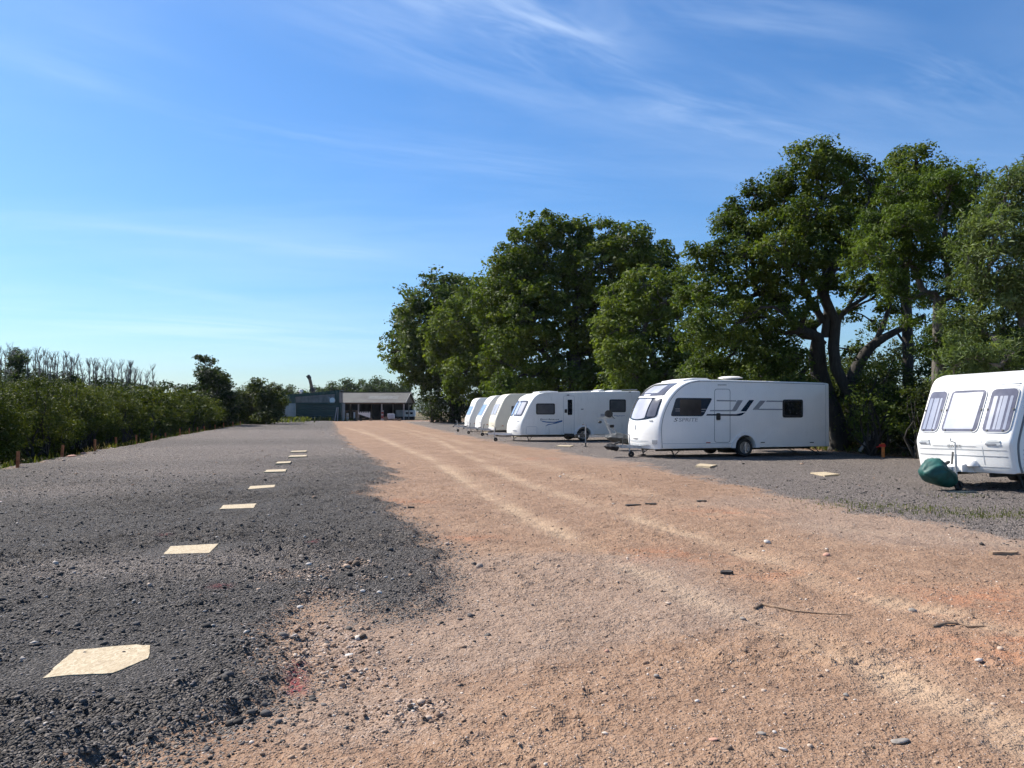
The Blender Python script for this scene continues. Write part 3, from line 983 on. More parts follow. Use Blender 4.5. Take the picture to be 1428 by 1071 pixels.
def tree(name, label, base, trunk_top, r0, lobes, cr, per, leaf, mat, bark, group=None, cat='tree', dens=0.55, flat=0.62,
         aspect=0.6, droop=0.0, zmin=None, twigs=True, stems=None, shell=0.5, extra_limbs=(), jit=0.06, fork=0.5):
    """lobes: (centre, radii). trunk_top: where the trunk forks. The crown is many leaf clumps on limbs, boughs and twigs"""
    base = np.array(base, float)
    root = empty(name, base)
    tag(root, label, cat, group)
    cl, od = crown_clumps(lobes, cr, dens, shell)
    if zmin is not None:
        k = cl[:, 2] > zmin
        cl, od = cl[k], od[k]
    wood = MB()
    tops = trunk_top if isinstance(trunk_top, list) else [trunk_top]
    # skeleton: every lobe hangs on the nearest bough already there; a bough is as thick as what it carries
    nodes, par, dist, weight = [base - np.array([0, 0, 0.3])], [-1], [0.0], [0.0]

    def chain(start, pts, w_):
        k_ = start
        for q_ in pts:
            nodes.append(np.array(q_)); par.append(k_); dist.append(dist[k_] + np.linalg.norm(nodes[k_] - nodes[-1])); weight.append(0.0)
            k_ = len(nodes) - 1
        weight[k_] += w_
        return k_
    fork_ids = []
    for ti, tp in enumerate(tops):
        pts = curve_pts(nodes[0], np.array(tp, float), 0.0, 7, 0.03)[1:]
        fork_ids.append(chain(0, pts, 0.5))
    trunk_n = len(nodes)
    order = sorted(lobes, key=lambda L_: min(np.linalg.norm(nodes[f] - L_[0]) for f in fork_ids))
    cand = list(fork_ids) + [f - 1 for f in fork_ids]
    for (c, r) in order:
        cst = [np.linalg.norm(nodes[k_] - c) + 0.32 * dist[k_] for k_ in cand]
        k0 = cand[int(np.argmin(cst))]
        ids0 = len(nodes)
        pts = curve_pts(nodes[k0], c, 0.05, 5, jit)[1:]
        ke = chain(k0, pts, 0.6)
        cand += list(range(ids0 + 1, ke + 1))
        nb = int(min(4 + 1.0 * np.mean(r) / cr, 8))
        for _ in range(nb):
            dv = unit(rng.normal(0, 1, 3)); dv[2] = dv[2] * 0.7 + 0.25
            e = c + dv * np.array(r) * 0.85
            chain(int(rng.integers(max(ids0, ke - 2), ke + 1)), curve_pts(nodes[ke - 1], e, 0.04, 4, 0.09)[2:], 1.0)
    W_ = np.array(weight)
    for k_ in range(len(nodes) - 1, 0, -1):
        W_[par[k_]] += W_[k_]
    rad = r0 * (np.maximum(W_, 0.3) / W_[0]) ** 0.60
    rad[:trunk_n] = np.maximum(rad[:trunk_n], r0 * 0.40)
    rad = np.maximum(rad, 0.010 + 0.0003 * base[1])
    rad[0] = r0 * 1.3
    kids = {}
    for k_ in range(1, len(nodes)):
        kids.setdefault(par[k_], []).append(k_)
    stack = [(0, c_) for c_ in kids.get(0, [])]
    while stack:
        a_, b_ = stack.pop()
        path, rr_ = [a_, b_], [min(rad[a_], rad[b_] * 1.35), rad[b_]]
        while kids.get(path[-1]):
            ks = sorted(kids[path[-1]], key=lambda k_: -W_[k_])
            stack += [(path[-1], k_) for k_ in ks[1:]]
            path.append(ks[0]); rr_.append(rad[ks[0]])
        wood.tube([nodes[k_] - base for k_ in path], rr_, 9 if rr_[0] > 0.12 else 5)
    bough_pts = [(nodes[k_], rad[k_]) for k_ in range(trunk_n, len(nodes))]
    for el in extra_limbs:
        pts = round_poly(el[0], None, 4)
        m_ = len(pts)
        wood.tube([p - base for p in pts], [el[1] + (el[2] - el[1]) * k / (m_ - 1) for k in range(m_)], 9)
    if twigs:
        bp = np.array([p for p, _ in bough_pts])
        for c in cl[rng.random(len(cl)) < twigs * 1.0]:
            d = ((bp - c) ** 2).sum(1)
            j = d.argmin()
            if d[j] > 0.01:
                q = curve_pts(bp[j], c, 0.03, 3, 0.08)
                wood.tube([p - base for p in q], [0.012 + 0.03 * leaf, 0.012, 0.009, 0.006], 3, cap=False)
    wood.build('trunk', bark, root, 60, fix=False)
    n = rng.poisson(per, len(cl))
    idx = np.repeat(np.arange(len(cl)), n)
    sc = rng.uniform(0.6, 1.35, len(cl))[idx]
    off = unit(rng.normal(0, 1, (len(idx), 3))) * (rng.random(len(idx)) ** 0.45)[:, None] * cr * sc[:, None] * np.array([1, 1, flat])
    ce = cl[idx] + off - base
    V, Fc = leaves(ce, unit(od[idx] * 0.6 + unit(off)), leaf * np.clip(rng.lognormal(-0.05, 0.32, len(idx)), 0.4, 1.9), aspect, droop=droop)
    link('crown', np_mesh('crown', V, Fc), mat, root)
    return root


def lobes_at(d, lst):
    out = []
    for q in lst:
        px_, py_, r = q[:3]
        dd = q[3] if len(q) > 3 else rng.uniform(-1, 1) * 0.05 * d
        kz = q[4] if len(q) > 4 else 0.9
        c = at(px_, py_, d + dd)
        rr = 1.04 * r * (d + dd) / F_PX
        s_ = rng.uniform(0.80, 1.22, 3)
        out.append((c, (rr * s_[0], rr * s_[1], rr * kz * s_[2])))
    return out


def gz_at(x, y):
    return float(height(x, y)[0])


GR = 'trees along the right hedgerow'
# --- far oak at the left end of the row, then the paler one in front of it
g = at(633, 590, 100); g[2] = 0
tree('oak_tree', 'dark round oak at the far left end of the tree row, nearest the barns', g, at(636, 520, 100), 0.75,
     lobes_at(100, [(600, 415, 30), (630, 408, 26), (578, 455, 34), (564, 490, 25), (556, 470, 16), (600, 460, 40), (640, 440, 40), (650, 410, 24), (590, 505, 30), (572, 520, 20), (630, 500, 35), (660, 490, 30), (558, 505, 13), (600, 530, 14)]),
     1.05, 36, 0.42, M['oak_leaf_far'], M['oak_bark'], GR, dens=0.75, twigs=0.3)
g = at(700, 590, 84); g[2] = 0
tree('oak_tree', 'paler oak in front of the far dark oak, left of the broad domed oak', g, at(690, 520, 84), 0.6,
     lobes_at(84, [(660, 418, 26), (690, 396, 24), (640, 448, 32), (618, 470, 26), (680, 440, 40), (700, 470, 40), (640, 490, 30), (610, 495, 20), (670, 500, 34), (720, 430, 30), (640, 520, 20), (690, 525, 24), (665, 540, 20), (710, 545, 18), (635, 545, 14)]),
     0.85, 36, 0.35, M['pale_leaf'], M['oak_bark'], GR, dens=0.7, twigs=0.3)
# --- the broad dome
g = at(795, 597, 62); g[2] = 0
tree('oak_tree', 'broad domed oak rising behind the grey-sided caravan', g, [at(800, 500, 62), at(770, 505, 62)], 0.75,
     lobes_at(62, [(735, 345, 36), (770, 328, 28), (800, 325, 26), (840, 332, 30), (880, 345, 34), (918, 358, 28), (932, 385, 20), (708, 362, 20), (718, 395, 38), (765, 375, 48), (825, 380, 52), (885, 395, 45), (920, 420, 26),
                   (700, 425, 34), (745, 440, 48), (800, 440, 48), (850, 450, 44), (715, 475, 36), (760, 495, 36), (690, 455, 26), (880, 450, 34), (820, 490, 28), (700, 505, 24), (745, 525, 26), (790, 530, 24), (830, 530, 26), (700, 540, 20), (860, 510, 26), (770, 550, 18)]),
     0.68, 46, 0.26, M['oak_leaf'], M['oak_bark'], GR, dens=0.68, twigs=0.45, shell=0.45)
# --- lower lighter trees between
g = at(905, 597, 46); g[2] = 0
tree('hedgerow_tree', 'low bright green tree between the domed oak and the tall open oak', g, at(900, 520, 46), 0.3,
     lobes_at(46, [(868, 425, 30), (900, 398, 28), (935, 420, 34), (860, 460, 30), (900, 450, 40), (945, 465, 36), (875, 495, 32), (915, 500, 34), (850, 490, 18), (960, 510, 34), (845, 440, 14), (955, 400, 22), (890, 530, 28), (935, 535, 28), (960, 540, 24), (865, 535, 22), (985, 520, 22)]),
     0.55, 46, 0.20, M['pale_leaf'], M['grey_bark'], GR, dens=0.62, twigs=0.5)
# --- the tall open oak behind the middle caravan
g = at(1168, 600, 30); g[2] = 0.1
oak = tree('oak_tree', 'tall open-crowned oak with forked trunk behind the middle caravan', g, [at(1140, 470, 30), at(1165, 450, 30)], 0.42,
     lobes_at(30, [(1125, 228, 25), (1160, 222, 24), (1195, 232, 22), (1105, 250, 20), (1062, 272, 26), (1092, 280, 30), (1030, 300, 22), (1012, 310, 20), (1045, 325, 30), (1150, 265, 36), (1195, 275, 28),
                   (1090, 325, 36), (1140, 315, 38), (1185, 320, 28), (1015, 350, 26), (1040, 370, 32), (980, 375, 24), (1085, 370, 30), (1130, 355, 28), (965, 350, 14), (1000, 405, 30), (1045, 415, 34), (970, 420, 26), (1085, 415, 22),
                   (1010, 450, 34), (1050, 462, 32), (975, 465, 26), (1095, 465, 22), (1020, 495, 32), (1070, 500, 28), (985, 510, 26), (1105, 500, 16), (1180, 365, 18), (1215, 395, 14), (1130, 420, 12), (1060, 530, 24), (1000, 530, 24), (1030, 540, 20), (1085, 535, 20), (965, 535, 20), (1238, 425, 16), (1205, 345, 20), (1222, 452, 9), (1150, 398, 15), (1185, 435, 10), (1196, 492, 12), (1112, 540, 18), (1140, 385, 10), (1225, 385, 14), (1140, 352, 26, -1.6), (1168, 305, 26, -1.6), (1118, 398, 18, -1.3), (1098, 442, 20, -1.5), (1168, 392, 11, -1.0), (1120, 300, 24, -1.8), (1085, 345, 24, -1.8), (1222, 300, 22), (1215, 258, 16), (1232, 345, 18), (1200, 400, 14), (1175, 350, 20), (1165, 440, 10), (1130, 455, 14), (1230, 410, 12, -1)]),
     0.42, 84, 0.122, M['oak_leaf'], M['oak_bark'], GR, dens=0.62, twigs=0.8, shell=0.5, fork=0.4,
     extra_limbs=[([at(1178, 560, 30), at(1195, 510, 30), at(1215, 480, 29.7), at(1250, 462, 29.4), at(1290, 440, 29)], 0.27, 0.09),
                  ([at(1150, 470, 30), at(1155, 430, 30), at(1148, 390, 30), at(1152, 340, 30), at(1145, 270, 30)], 0.16, 0.04),
                  ([at(1160, 460, 30), at(1180, 430, 29.8), at(1215, 410, 29.6), at(1235, 380, 29.4)], 0.11, 0.03),
                  ([at(1148, 450, 30), at(1130, 415, 30), at(1105, 400, 30.2), at(1075, 385, 30.4)], 0.14, 0.03),
                  ([at(1150, 480, 30), at(1120, 455, 30), at(1085, 445, 30), at(1040, 440, 30)], 0.12, 0.03),
                  ([at(1250, 462, 29.4), at(1262, 480, 29.3), at(1268, 495, 29.2), at(1272, 500, 29.2)], 0.05, 0.012),
                  ([at(1220, 478, 29.7), at(1238, 440, 29.5), at(1245, 400, 29.4), at(1250, 330, 29.4)], 0.11, 0.03)])
# --- back oak whose top shows over the ash, ash, willow
g = at(1275, 600, 30); g[2] = 0.1
tree('oak_tree', 'oak whose top shows above the ash, second tree from the right edge', g, at(1262, 400, 30), 0.2,
     lobes_at(30, [(1262, 222, 18), (1285, 212, 16), (1245, 248, 22), (1280, 250, 26), (1310, 240, 16), (1230, 285, 22), (1265, 290, 30), (1335, 250, 18), (1365, 245, 16), (1300, 300, 26), (1350, 290, 26)]),
     0.42, 76, 0.122, M['oak_leaf'], M['oak_bark'], GR, dens=0.6, twigs=0.6)
g = at(1303, 612, 24.5); g[2] = 0.15
tree('ash_tree', 'feathery dark green ash with slender trunk left of the nearest caravan', g, [at(1310, 420, 24.5), at(1330, 440, 24.6)], 0.22,
     lobes_at(24.5, [(1250, 270, 22), (1285, 262, 26), (1320, 262, 26), (1350, 275, 22), (1225, 310, 22), (1262, 315, 32), (1310, 310, 34), (1200, 335, 18), (1222, 355, 24), (1270, 365, 30), (1320, 365, 34), (1195, 375, 14),
                     (1240, 395, 18), (1290, 410, 24), (1340, 415, 26), (1310, 455, 20), (1275, 345, 26), (1345, 330, 26), (1370, 300, 18), (1290, 490, 16), (1325, 500, 20), (1255, 410, 20), (1262, 450, 16), (1310, 480, 20), (1345, 470, 22), (1230, 330, 22)]),
     0.38, 95, 0.125, M['ash_leaf'], M['grey_bark'], GR, dens=0.6, twigs=0.7, aspect=0.32, droop=0.25)
g = at(1440, 640, 20); g[2] = 0.15
tree('willow_tree', 'silvery grey-green willow at the right edge behind the nearest caravan', g, [at(1425, 430, 20), at(1385, 470, 20), at(1460, 450, 20)], 0.2,
     lobes_at(20, [(1412, 245, 20), (1425, 232, 14), (1400, 280, 26), (1440, 275, 28), (1370, 315, 24), (1410, 325, 34), (1455, 320, 40), (1345, 350, 20), (1380, 370, 34), (1430, 380, 42), (1352, 400, 26), (1395, 420, 36), (1445, 430, 44),
                   (1340, 445, 22), (1370, 465, 30), (1415, 480, 38), (1350, 500, 26), (1390, 510, 30), (1450, 500, 40), (1490, 380, 50), (1335, 480, 16), (1500, 300, 40), (1330, 520, 16)]),
     0.36, 95, 0.13, M['willow_leaf'], M['grey_bark'], GR, dens=0.68, twigs=0.7, aspect=0.24, droop=0.45)


# ------------------------------------------------------------------ hedges and shrubs
def clump_mass(name, label, cat, centres, radii, cr, per, leaf, mat, group=None, bark=None, flat=0.75, dens=0.6, shell=0.6, aspect=0.6, stems=0, origin=None, zmin=None, up=0.45, clump_root=False):
    lobes = [(np.array(c), np.array(r)) for c, r in zip(centres, radii)]
    base = np.array(origin if origin is not None else [np.mean([c[0] for c in centres]), np.mean([c[1] for c in centres]), 0.0])
    root = empty(name, base)
    tag(root, label, cat, group)
    cl, od = crown_clumps(lobes, cr, dens, shell)
    gzv = zmin if zmin is not None else -5
    k = cl[:, 2] > gzv
    cl, od = cl[k], od[k]
    n = rng.poisson(per, len(cl))
    idx = np.repeat(np.arange(len(cl)), n)
    sc = rng.uniform(0.55, 1.4, len(cl))[idx]
    off = unit(rng.normal(0, 1, (len(idx), 3))) * (rng.random(len(idx)) ** 0.5)[:, None] * cr * sc[:, None] * np.array([1, 1, flat])
    ce = cl[idx] + off - base
    V, Fc = leaves(ce, unit(od[idx] * 0.6 + unit(off)), leaf * rng.uniform(0.6, 1.3, len(idx)), aspect, up=up)
    link('foliage', np_mesh('foliage', V, Fc), mat, root)
    wood = MB()
    for (c, r) in lobes:
        for _ in range(max(1, int(stems))):
            b0 = np.array([c[0] + rng.uniform(-.4, .4) * r[0], c[1] + rng.uniform(-.4, .4) * r[1], max(min(0, c[2] - r[2]), -1.2) - 0.1])
            if clump_root:
                b0 = base + np.array([rng.uniform(-.06, .06), rng.uniform(-.06, .06), -0.15])
            e = c + unit(rng.normal(0, 1, 3)) * r * 0.7
            q = curve_pts(b0, e, 0.03, 4, 0.06)
            wood.tube([p - base for p in q], [0.045, 0.035, 0.025, 0.018, 0.008], 5)
    st_ = wood.build('stems', bark or M['oak_bark'], root, 60, fix=False)
    if not clump_root:
        st_['kind'] = 'stuff'
    return root


# left hedge: a continuous bank beyond the ditch
cs, rs = [], []
y = 13.0
while y < 83:
    k_ = 1 + 0.006 * y
    for (off, zc, rx, rz_) in ((3.5, -0.05, 1.0, 0.95), (2.75, 0.95, 1.15, 0.85), (3.4, 1.45, 1.2, 0.75), (4.9, 1.55, 1.4, 0.95)):
        yy = y + rng.uniform(-.9, .9)
        x_ = left_edge(yy) - off + rng.uniform(-.85, .55)
        cs.append((x_, yy, zc + 0.010 * (yy - 20) + rng.uniform(-.42, .28))); rs.append((rx * rng.uniform(.75, 1.25) * k_, rng.uniform(0.75, 1.35) * k_, rz_ * rng.uniform(.75, 1.15)))
    y += 1.15 + 0.012 * y
for _ in range(150):
    yy = 14 + 66 * rng.random() ** 1.3
    cs.append((left_edge(yy) - rng.uniform(2.0, 4.6), yy, 2.05 + 0.010 * (yy - 20) + rng.uniform(-.35, .30))); rs.append((0.22, 0.25, rng.uniform(0.3, 0.6)))
near = [(c, r) for c, r in zip(cs, rs) if c[1] < 42]
far = [(c, r) for c, r in zip(cs, rs) if c[1] >= 42]
# one hedge, its leaves finer where it is nearer
hedge = clump_mass('hedge', 'long thick green hedge along the left edge of the yard', 'hedge', [c for c, _ in near], [r for _, r in near], 0.32, 42, 0.095, M['hedge_leaf'], dens=0.55, stems=3, origin=(left_edge(30) - 3, 30, -0.8))
h2 = clump_mass('hedge', 'far part', 'hedge', [c for c, _ in far], [r for _, r in far], 0.55, 26, 0.22, M['hedge_leaf'], dens=0.5, stems=1, origin=(left_edge(30) - 3, 30, -0.8))
for ch in list(h2.children):
    ch.parent = hedge
bpy.data.objects.remove(h2)

# fern-like sprays and weeds at the foot of the hedge
def weeds(name, x, y, hgt, mat, label=None, kind='stuff', wide=0.25):
    """grass blades and weed leaves standing on the ground"""
    z = height(x, y)
    n = len(x)
    a = rng.uniform(0, 2 * math.pi, n)
    hgt = hgt * rng.uniform(0.4, 1.3, n)
    lean = rng.uniform(0.1, 0.8, n) * hgt
    wd = hgt * wide * rng.uniform(0.5, 1.2, n) * 0.5
    p0 = np.stack([x - np.sin(a) * wd, y + np.cos(a) * wd, z - 0.02], 1)
    p1 = np.stack([x + np.sin(a) * wd, y - np.cos(a) * wd, z - 0.02], 1)
    p2 = np.stack([x + np.cos(a) * lean * .5 + np.sin(a) * wd, y + np.sin(a) * lean * .5 - np.cos(a) * wd, z + hgt * .7], 1)
    p3 = np.stack([x + np.cos(a) * lean, y + np.sin(a) * lean, z + hgt], 1)
    V = np.stack([p0, p1, p2, p3], 1).reshape(-1, 3)
    i = np.arange(n)[:, None] * 4
    o = link(name, np_mesh(name, V, np.concatenate([i + np.array([[0, 1, 2]]), i + np.array([[0, 2, 3]])], 0)), mat)
    return tag(o, kind=kind)


def patch_pts(lst, per):
    X, Y = [], []
    for (px_, py_, rx, ry, n) in lst:
        g = G(px_, py_)
        X.append(g[0] + rng.normal(0, rx, int(n * per))); Y.append(g[1] + rng.normal(0, ry, int(n * per)))
    return np.concatenate(X), np.concatenate(Y)


x, y = patch_pts([(1210, 706, .5, .3, 60), (1250, 712, .6, .3, 60), (1300, 712, .5, .3, 70), (1350, 718, .4, .25, 60), (1390, 722, .4, .25, 60), (1160, 698, .4, .3, 25), (1340, 692, .3, .15, 30), (1270, 708, .8, .3, 50), (1410, 716, .4, .3, 60),
                  (640, 606, 1.6, 1.2, 30), (665, 611, 1.6, 1.0, 30), (690, 617, 1.2, .8, 30), (615, 601, 1.6, 1.5, 20)], 2.6)
weeds('grass', x, y, np.full(len(x), 0.045), M['grass'])
t_ = rng.random(9000)
yy = 15 + 95 * t_ ** 1.6
x = right_edge(yy) + rng.gamma(1.6, 0.45, len(yy)) + 0.15
k = rng.random(len(yy)) < np.clip((fbm(x * .5, yy * .5, 3) + .42), 0.05, 1)
weeds('verge_grass', x[k], yy[k], np.full(k.sum(), 0.17) * np.clip(0.7 + yy[k] / 60, 1, 2), M['grass'], wide=0.4)
yy = 16 + 75 * rng.random(1500) ** 1.4
x = left_edge(yy) - rng.gamma(1.5, 0.30, len(yy)) - 0.15
k = rng.random(len(yy)) < np.clip((fbm(x * .7, yy * .45, 3) + .22), 0.03, 1)
weeds('hedge_weeds', x[k], yy[k], np.full(k.sum(), 0.20), M['hedge_leaf'], wide=0.3)
yy = 17 + 60 * rng.random(700) ** 1.4
x = left_edge(yy) - rng.gamma(1.3, 0.22, len(yy)) + 0.05
k = rng.random(len(yy)) < np.clip((fbm(x * .8 + 5, yy * .5, 3) * 1.6), 0.02, 1)
M['dry_grass'] = leaf_mat('dry_grass', (0.12, 0.085, 0.045), (0.20, 0.15, 0.08), (0.30, 0.24, 0.14))
weeds('dry_grass', x[k], yy[k], np.full(k.sum(), 0.24), M['dry_grass'], wide=0.045)
x, y = patch_pts([(395, 588, 1.5, 1.0, 50), (375, 588.5, 2.0, 1.0, 60), (408, 587, 1, .8, 40), (352, 590, 2.5, 1.2, 50), (430, 587.5, 2, .6, 30), (455, 587, 1.5, .6, 20)], 9)
weeds('rough_grass', x, y + 2, np.full(len(x), 0.6), M['grass'], wide=0.4)
# dead leaves under the right hedgerow
yy = 20 + 16 * rng.random(7000)
x = right_edge(yy) + rng.uniform(-0.1, 2.2, len(yy))
z = height(x, yy)
V, Fc = leaves(np.stack([x, yy, z + 0.02], 1), np.tile([0, 0, 1.0], (len(x), 1)), rng.uniform(0.05, 0.12, len(x)), 0.6, up=1.2)
tag(link('leaf_litter', np_mesh('leaf_litter', V, Fc), M['dry_litter']), kind='stuff')

# right hedgerow under the trees
cs, rs = [], []
y = 15.0
while y < 112:
    for off in (1.7, 3.2, 4.8):
        yy = y + rng.uniform(-.6, .6)
        x_ = right_edge(yy) + off + rng.uniform(-.3, .4)
        top = 2.6 + rng.uniform(-.5, .6) + ((0.0 if 21 < yy < 30 else 0.9) if off > 3 else 0) + (0.9 if off > 4 and not 21 < yy < 30 else 0) + 0.006 * yy
        hr = top / 2
        cs.append((x_, yy, hr + 0.05)); rs.append((1.3, 1.4 + 0.012 * yy, hr))
    y += 1.6 + 0.014 * y
near = [(c, r) for c, r in zip(cs, rs) if c[1] < 45]
far = [(c, r) for c, r in zip(cs, rs) if c[1] >= 45]
rh = clump_mass('hedgerow', 'dense dark hedgerow undergrowth between the tree trunks behind the caravans', 'hedge', [c for c, _ in near], [r for _, r in near], 0.38, 34, 0.125, M['shrub_leaf'], dens=0.55, stems=4, origin=(right_edge(50) + 2, 50, 0))
h2 = clump_mass('hedgerow', 'far part', 'hedge', [c for c, _ in far], [r for _, r in far], 0.6, 22, 0.24, M['shrub_leaf'], dens=0.45, stems=2, origin=(right_edge(50) + 2, 50, 0))
for ch in list(h2.children):
    ch.parent = rh
bpy.data.objects.remove(h2)


def shrub(label, d, lst, cr, per, leaf, mat, group=None, name='shrub', cat='shrub', stems=3, dens=0.5, **kw):
    L = lobes_at(d, lst)
    g0 = L[0][0]
    return clump_mass(name, label, cat, [c for c, _ in L], [r for _, r in L], cr, per, leaf, mat, group, stems=stems, dens=dens, origin=(g0[0], g0[1], 0), clump_root=kw.pop('clump_root', True), **kw)


shrub('tall thin-leaved elder shrub with sky gaps, right of the middle caravan', 27.2, [(1215, 520, 18), (1200, 560, 22), (1235, 545, 18), (1250, 580, 26), (1215, 590, 24), (1190, 590, 18), (1240, 505, 12), (1265, 560, 18)], 0.30, 22, 0.12, M['pale_leaf'], 'shrubs in the right hedgerow', dens=0.34)
shrub('bushy shrub between the elder and the nearest caravan', 25.5, [(1275, 560, 20), (1290, 590, 22), (1262, 595, 22), (1300, 545, 16), (1315, 570, 18)], 0.30, 24, 0.115, M['shrub_leaf'], 'shrubs in the right hedgerow', dens=0.4)
shrub('pale shrub behind the gap between the two middle caravans', 44, [(880, 520, 20), (900, 535, 22), (862, 540, 18), (925, 550, 20)], 0.5, 22, 0.18, M['pale_leaf'], 'shrubs in the right hedgerow')
shrub('rounded shrub above the roofs of the three far caravans', 68, [(720, 530, 24), (745, 545, 22), (695, 545, 20), (770, 545, 20)], 0.7, 24, 0.26, M['pale_leaf'], 'shrubs in the right hedgerow')
shrub('ivy-clad thicket at the foot of the far dark oak, right of the barns', 101, [(602, 545, 15), (598, 565, 17), (612, 575, 16), (622, 560, 16), (640, 570, 16), (650, 555, 16), (608, 530, 10)], 0.9, 30, 0.34, M['ivy_leaf'], 'shrubs in the right hedgerow', dens=0.8, name='thicket', cat='shrub')

# tree and bushes at the far end of the left hedge
g = at(298, 600, 80); g[2] = 0
tree('poplar_tree', 'upright dark tree standing at the far end of the left hedge', g, at(298, 555, 80), 0.2,
     lobes_at(80, [(287, 507, 9), (282, 520, 9), (290, 522, 12), (300, 530, 14), (285, 540, 14), (312, 540, 13), (298, 550, 18), (282, 560, 14), (315, 560, 15), (298, 575, 18), (322, 555, 10), (280, 500, 5), (275, 575, 12), (325, 575, 13), (290, 590, 12), (310, 590, 12), (308, 528, 10)]),
     0.55, 26, 0.26, M['ivy_leaf'], M['oak_bark'], None, dens=0.8, twigs=0.5)
for (label, lst, d, mt) in (
        ('bushy olive-green tree left of the barns, right of the upright dark tree', [(345, 548, 14), (362, 545, 16), (378, 552, 14), (340, 565, 15), (360, 565, 18), (382, 570, 13), (350, 580, 14), (330, 560, 14), (372, 582, 14), (335, 585, 13), (355, 590, 12), (320, 575, 12), (388, 560, 11), (368, 555, 15)], 90, M['shrub_leaf']),
        ('dark bush hard against the grey metal sheets left of the green barn', [(390, 560, 7), (384, 572, 8), (394, 548, 5), (386, 548, 8)], 108, M['ivy_leaf'])):
    shrub(label, d, lst, 0.65, 40, 0.26, mt, 'bushes left of the barns', name='bush', cat='bush', dens=0.95)

# row of thin, mostly bare trees beyond the left hedge
bare_spots = []
for px_ in list(np.arange(-4, 112, 3.6)) + list(np.arange(122, 204, 4.2)) + [212]:
    t_ = px_ / 215
    bare_spots.append((px_ + rng.uniform(-1.5, 1.5), 492 + 26 * t_ + rng.uniform(-5, 7) + (4 if px_ > 120 else 0), 84 + rng.uniform(-3, 6)))


def bare_tree(px_, top, d, leafy, label, group):
    p = at(px_, top, d)
    base = np.array([p[0], p[1], -0.5])
    H = p[2] + 0.5
    root = empty('bare_tree', base)
    tag(root, label, 'tree', group)
    wood = MB()
    tr = curve_pts((0, 0, 0), (rng.uniform(-.25, .25), rng.uniform(-.2, .2), H), 0, 8, 0.012)
    wood.tube(tr, [0.13 * (1 - 0.85 * k / 8) + 0.015 for k in range(9)], 6)
    for _ in range(44):
        k = rng.integers(3, 9)
        s = tr[k]
        L = rng.uniform(0.5, 1.5) * (1.1 - 0.4 * k / 8)
        a = rng.uniform(0, 2 * math.pi)
        e = s + np.array([math.cos(a) * L * 0.38, math.sin(a) * L * 0.38, L])
        wood.tube(curve_pts(s, e, -0.03, 3, 0.05), [0.026, 0.020, 0.015, 0.010], 4, cap=False)
        e2 = s + (e - s) * 0.5
        wood.tube(curve_pts(e2, e2 + np.array([rng.uniform(-.4, .4), rng.uniform(-.4, .4), L * .5]), 0, 2, 0.05), [0.015, 0.012, 0.009], 3, cap=False)
    wood.build('trunk', M['pale_bark'], root, 60, fix=False)
    z = []
    n = int(420 * leafy)
    zc = H * (0.10 + 0.72 * rng.random(n) ** 1.5)
    a = rng.uniform(0, 2 * math.pi, n)
    rr = (0.16 + 0.85 * rng.random(n) ** 1.6 * (1 - 0.65 * zc / H)) * min(1.3, 0.5 + leafy * 0.5)
    c = np.stack([np.cos(a) * rr, np.sin(a) * rr, zc], 1)
    V, Fc = leaves(c, c * np.array([1, 1, 0]), rng.uniform(0.12, 0.30, n), 0.6)
    link('ivy', np_mesh('ivy', V, Fc), M['ivy_leaf'], root)
    return root


for i, (px_, top, d) in enumerate(bare_spots):
    lf = rng.choice([0.45, 0.9, 1.5, 2.2])
    bare_tree(px_, top, d, lf, 'thin half-bare ivy-clad tree in the row beyond the left hedge' if px_ < 205 else 'lone bare tree at the right end of the row beyond the left hedge',
              'half-bare trees beyond the left hedge' if px_ < 205 else None)
g = at(23, 560, 82); g[2] = -0.5
tree('leafy_tree', 'only tree with a full leafy top among the bare trees beyond the left hedge', g, at(23, 520, 82), 0.12,
     lobes_at(82, [(23, 494, 8), (27, 503, 9), (18, 507, 8), (28, 515, 8), (22, 524, 8)]), 0.45, 22, 0.22, M['wood_leaf'], M['grey_bark'], None, dens=0.7)
# dark understorey in front of them
L_ = [(px_, 541 + rng.uniform(-6, 4), 9 + rng.uniform(-2, 3)) for px_ in range(-6, 110, 9)] + [(px_, 545 + rng.uniform(-5, 3), 7) for px_ in range(112, 270, 10)]
ug = shrub('band of dark undergrowth at the feet of the bare trees', 80, L_, 0.6, 24, 0.26, M['ivy_leaf'], None, name='undergrowth', cat='undergrowth', dens=0.8, stems=1, clump_root=False)
ug['kind'] = 'stuff'

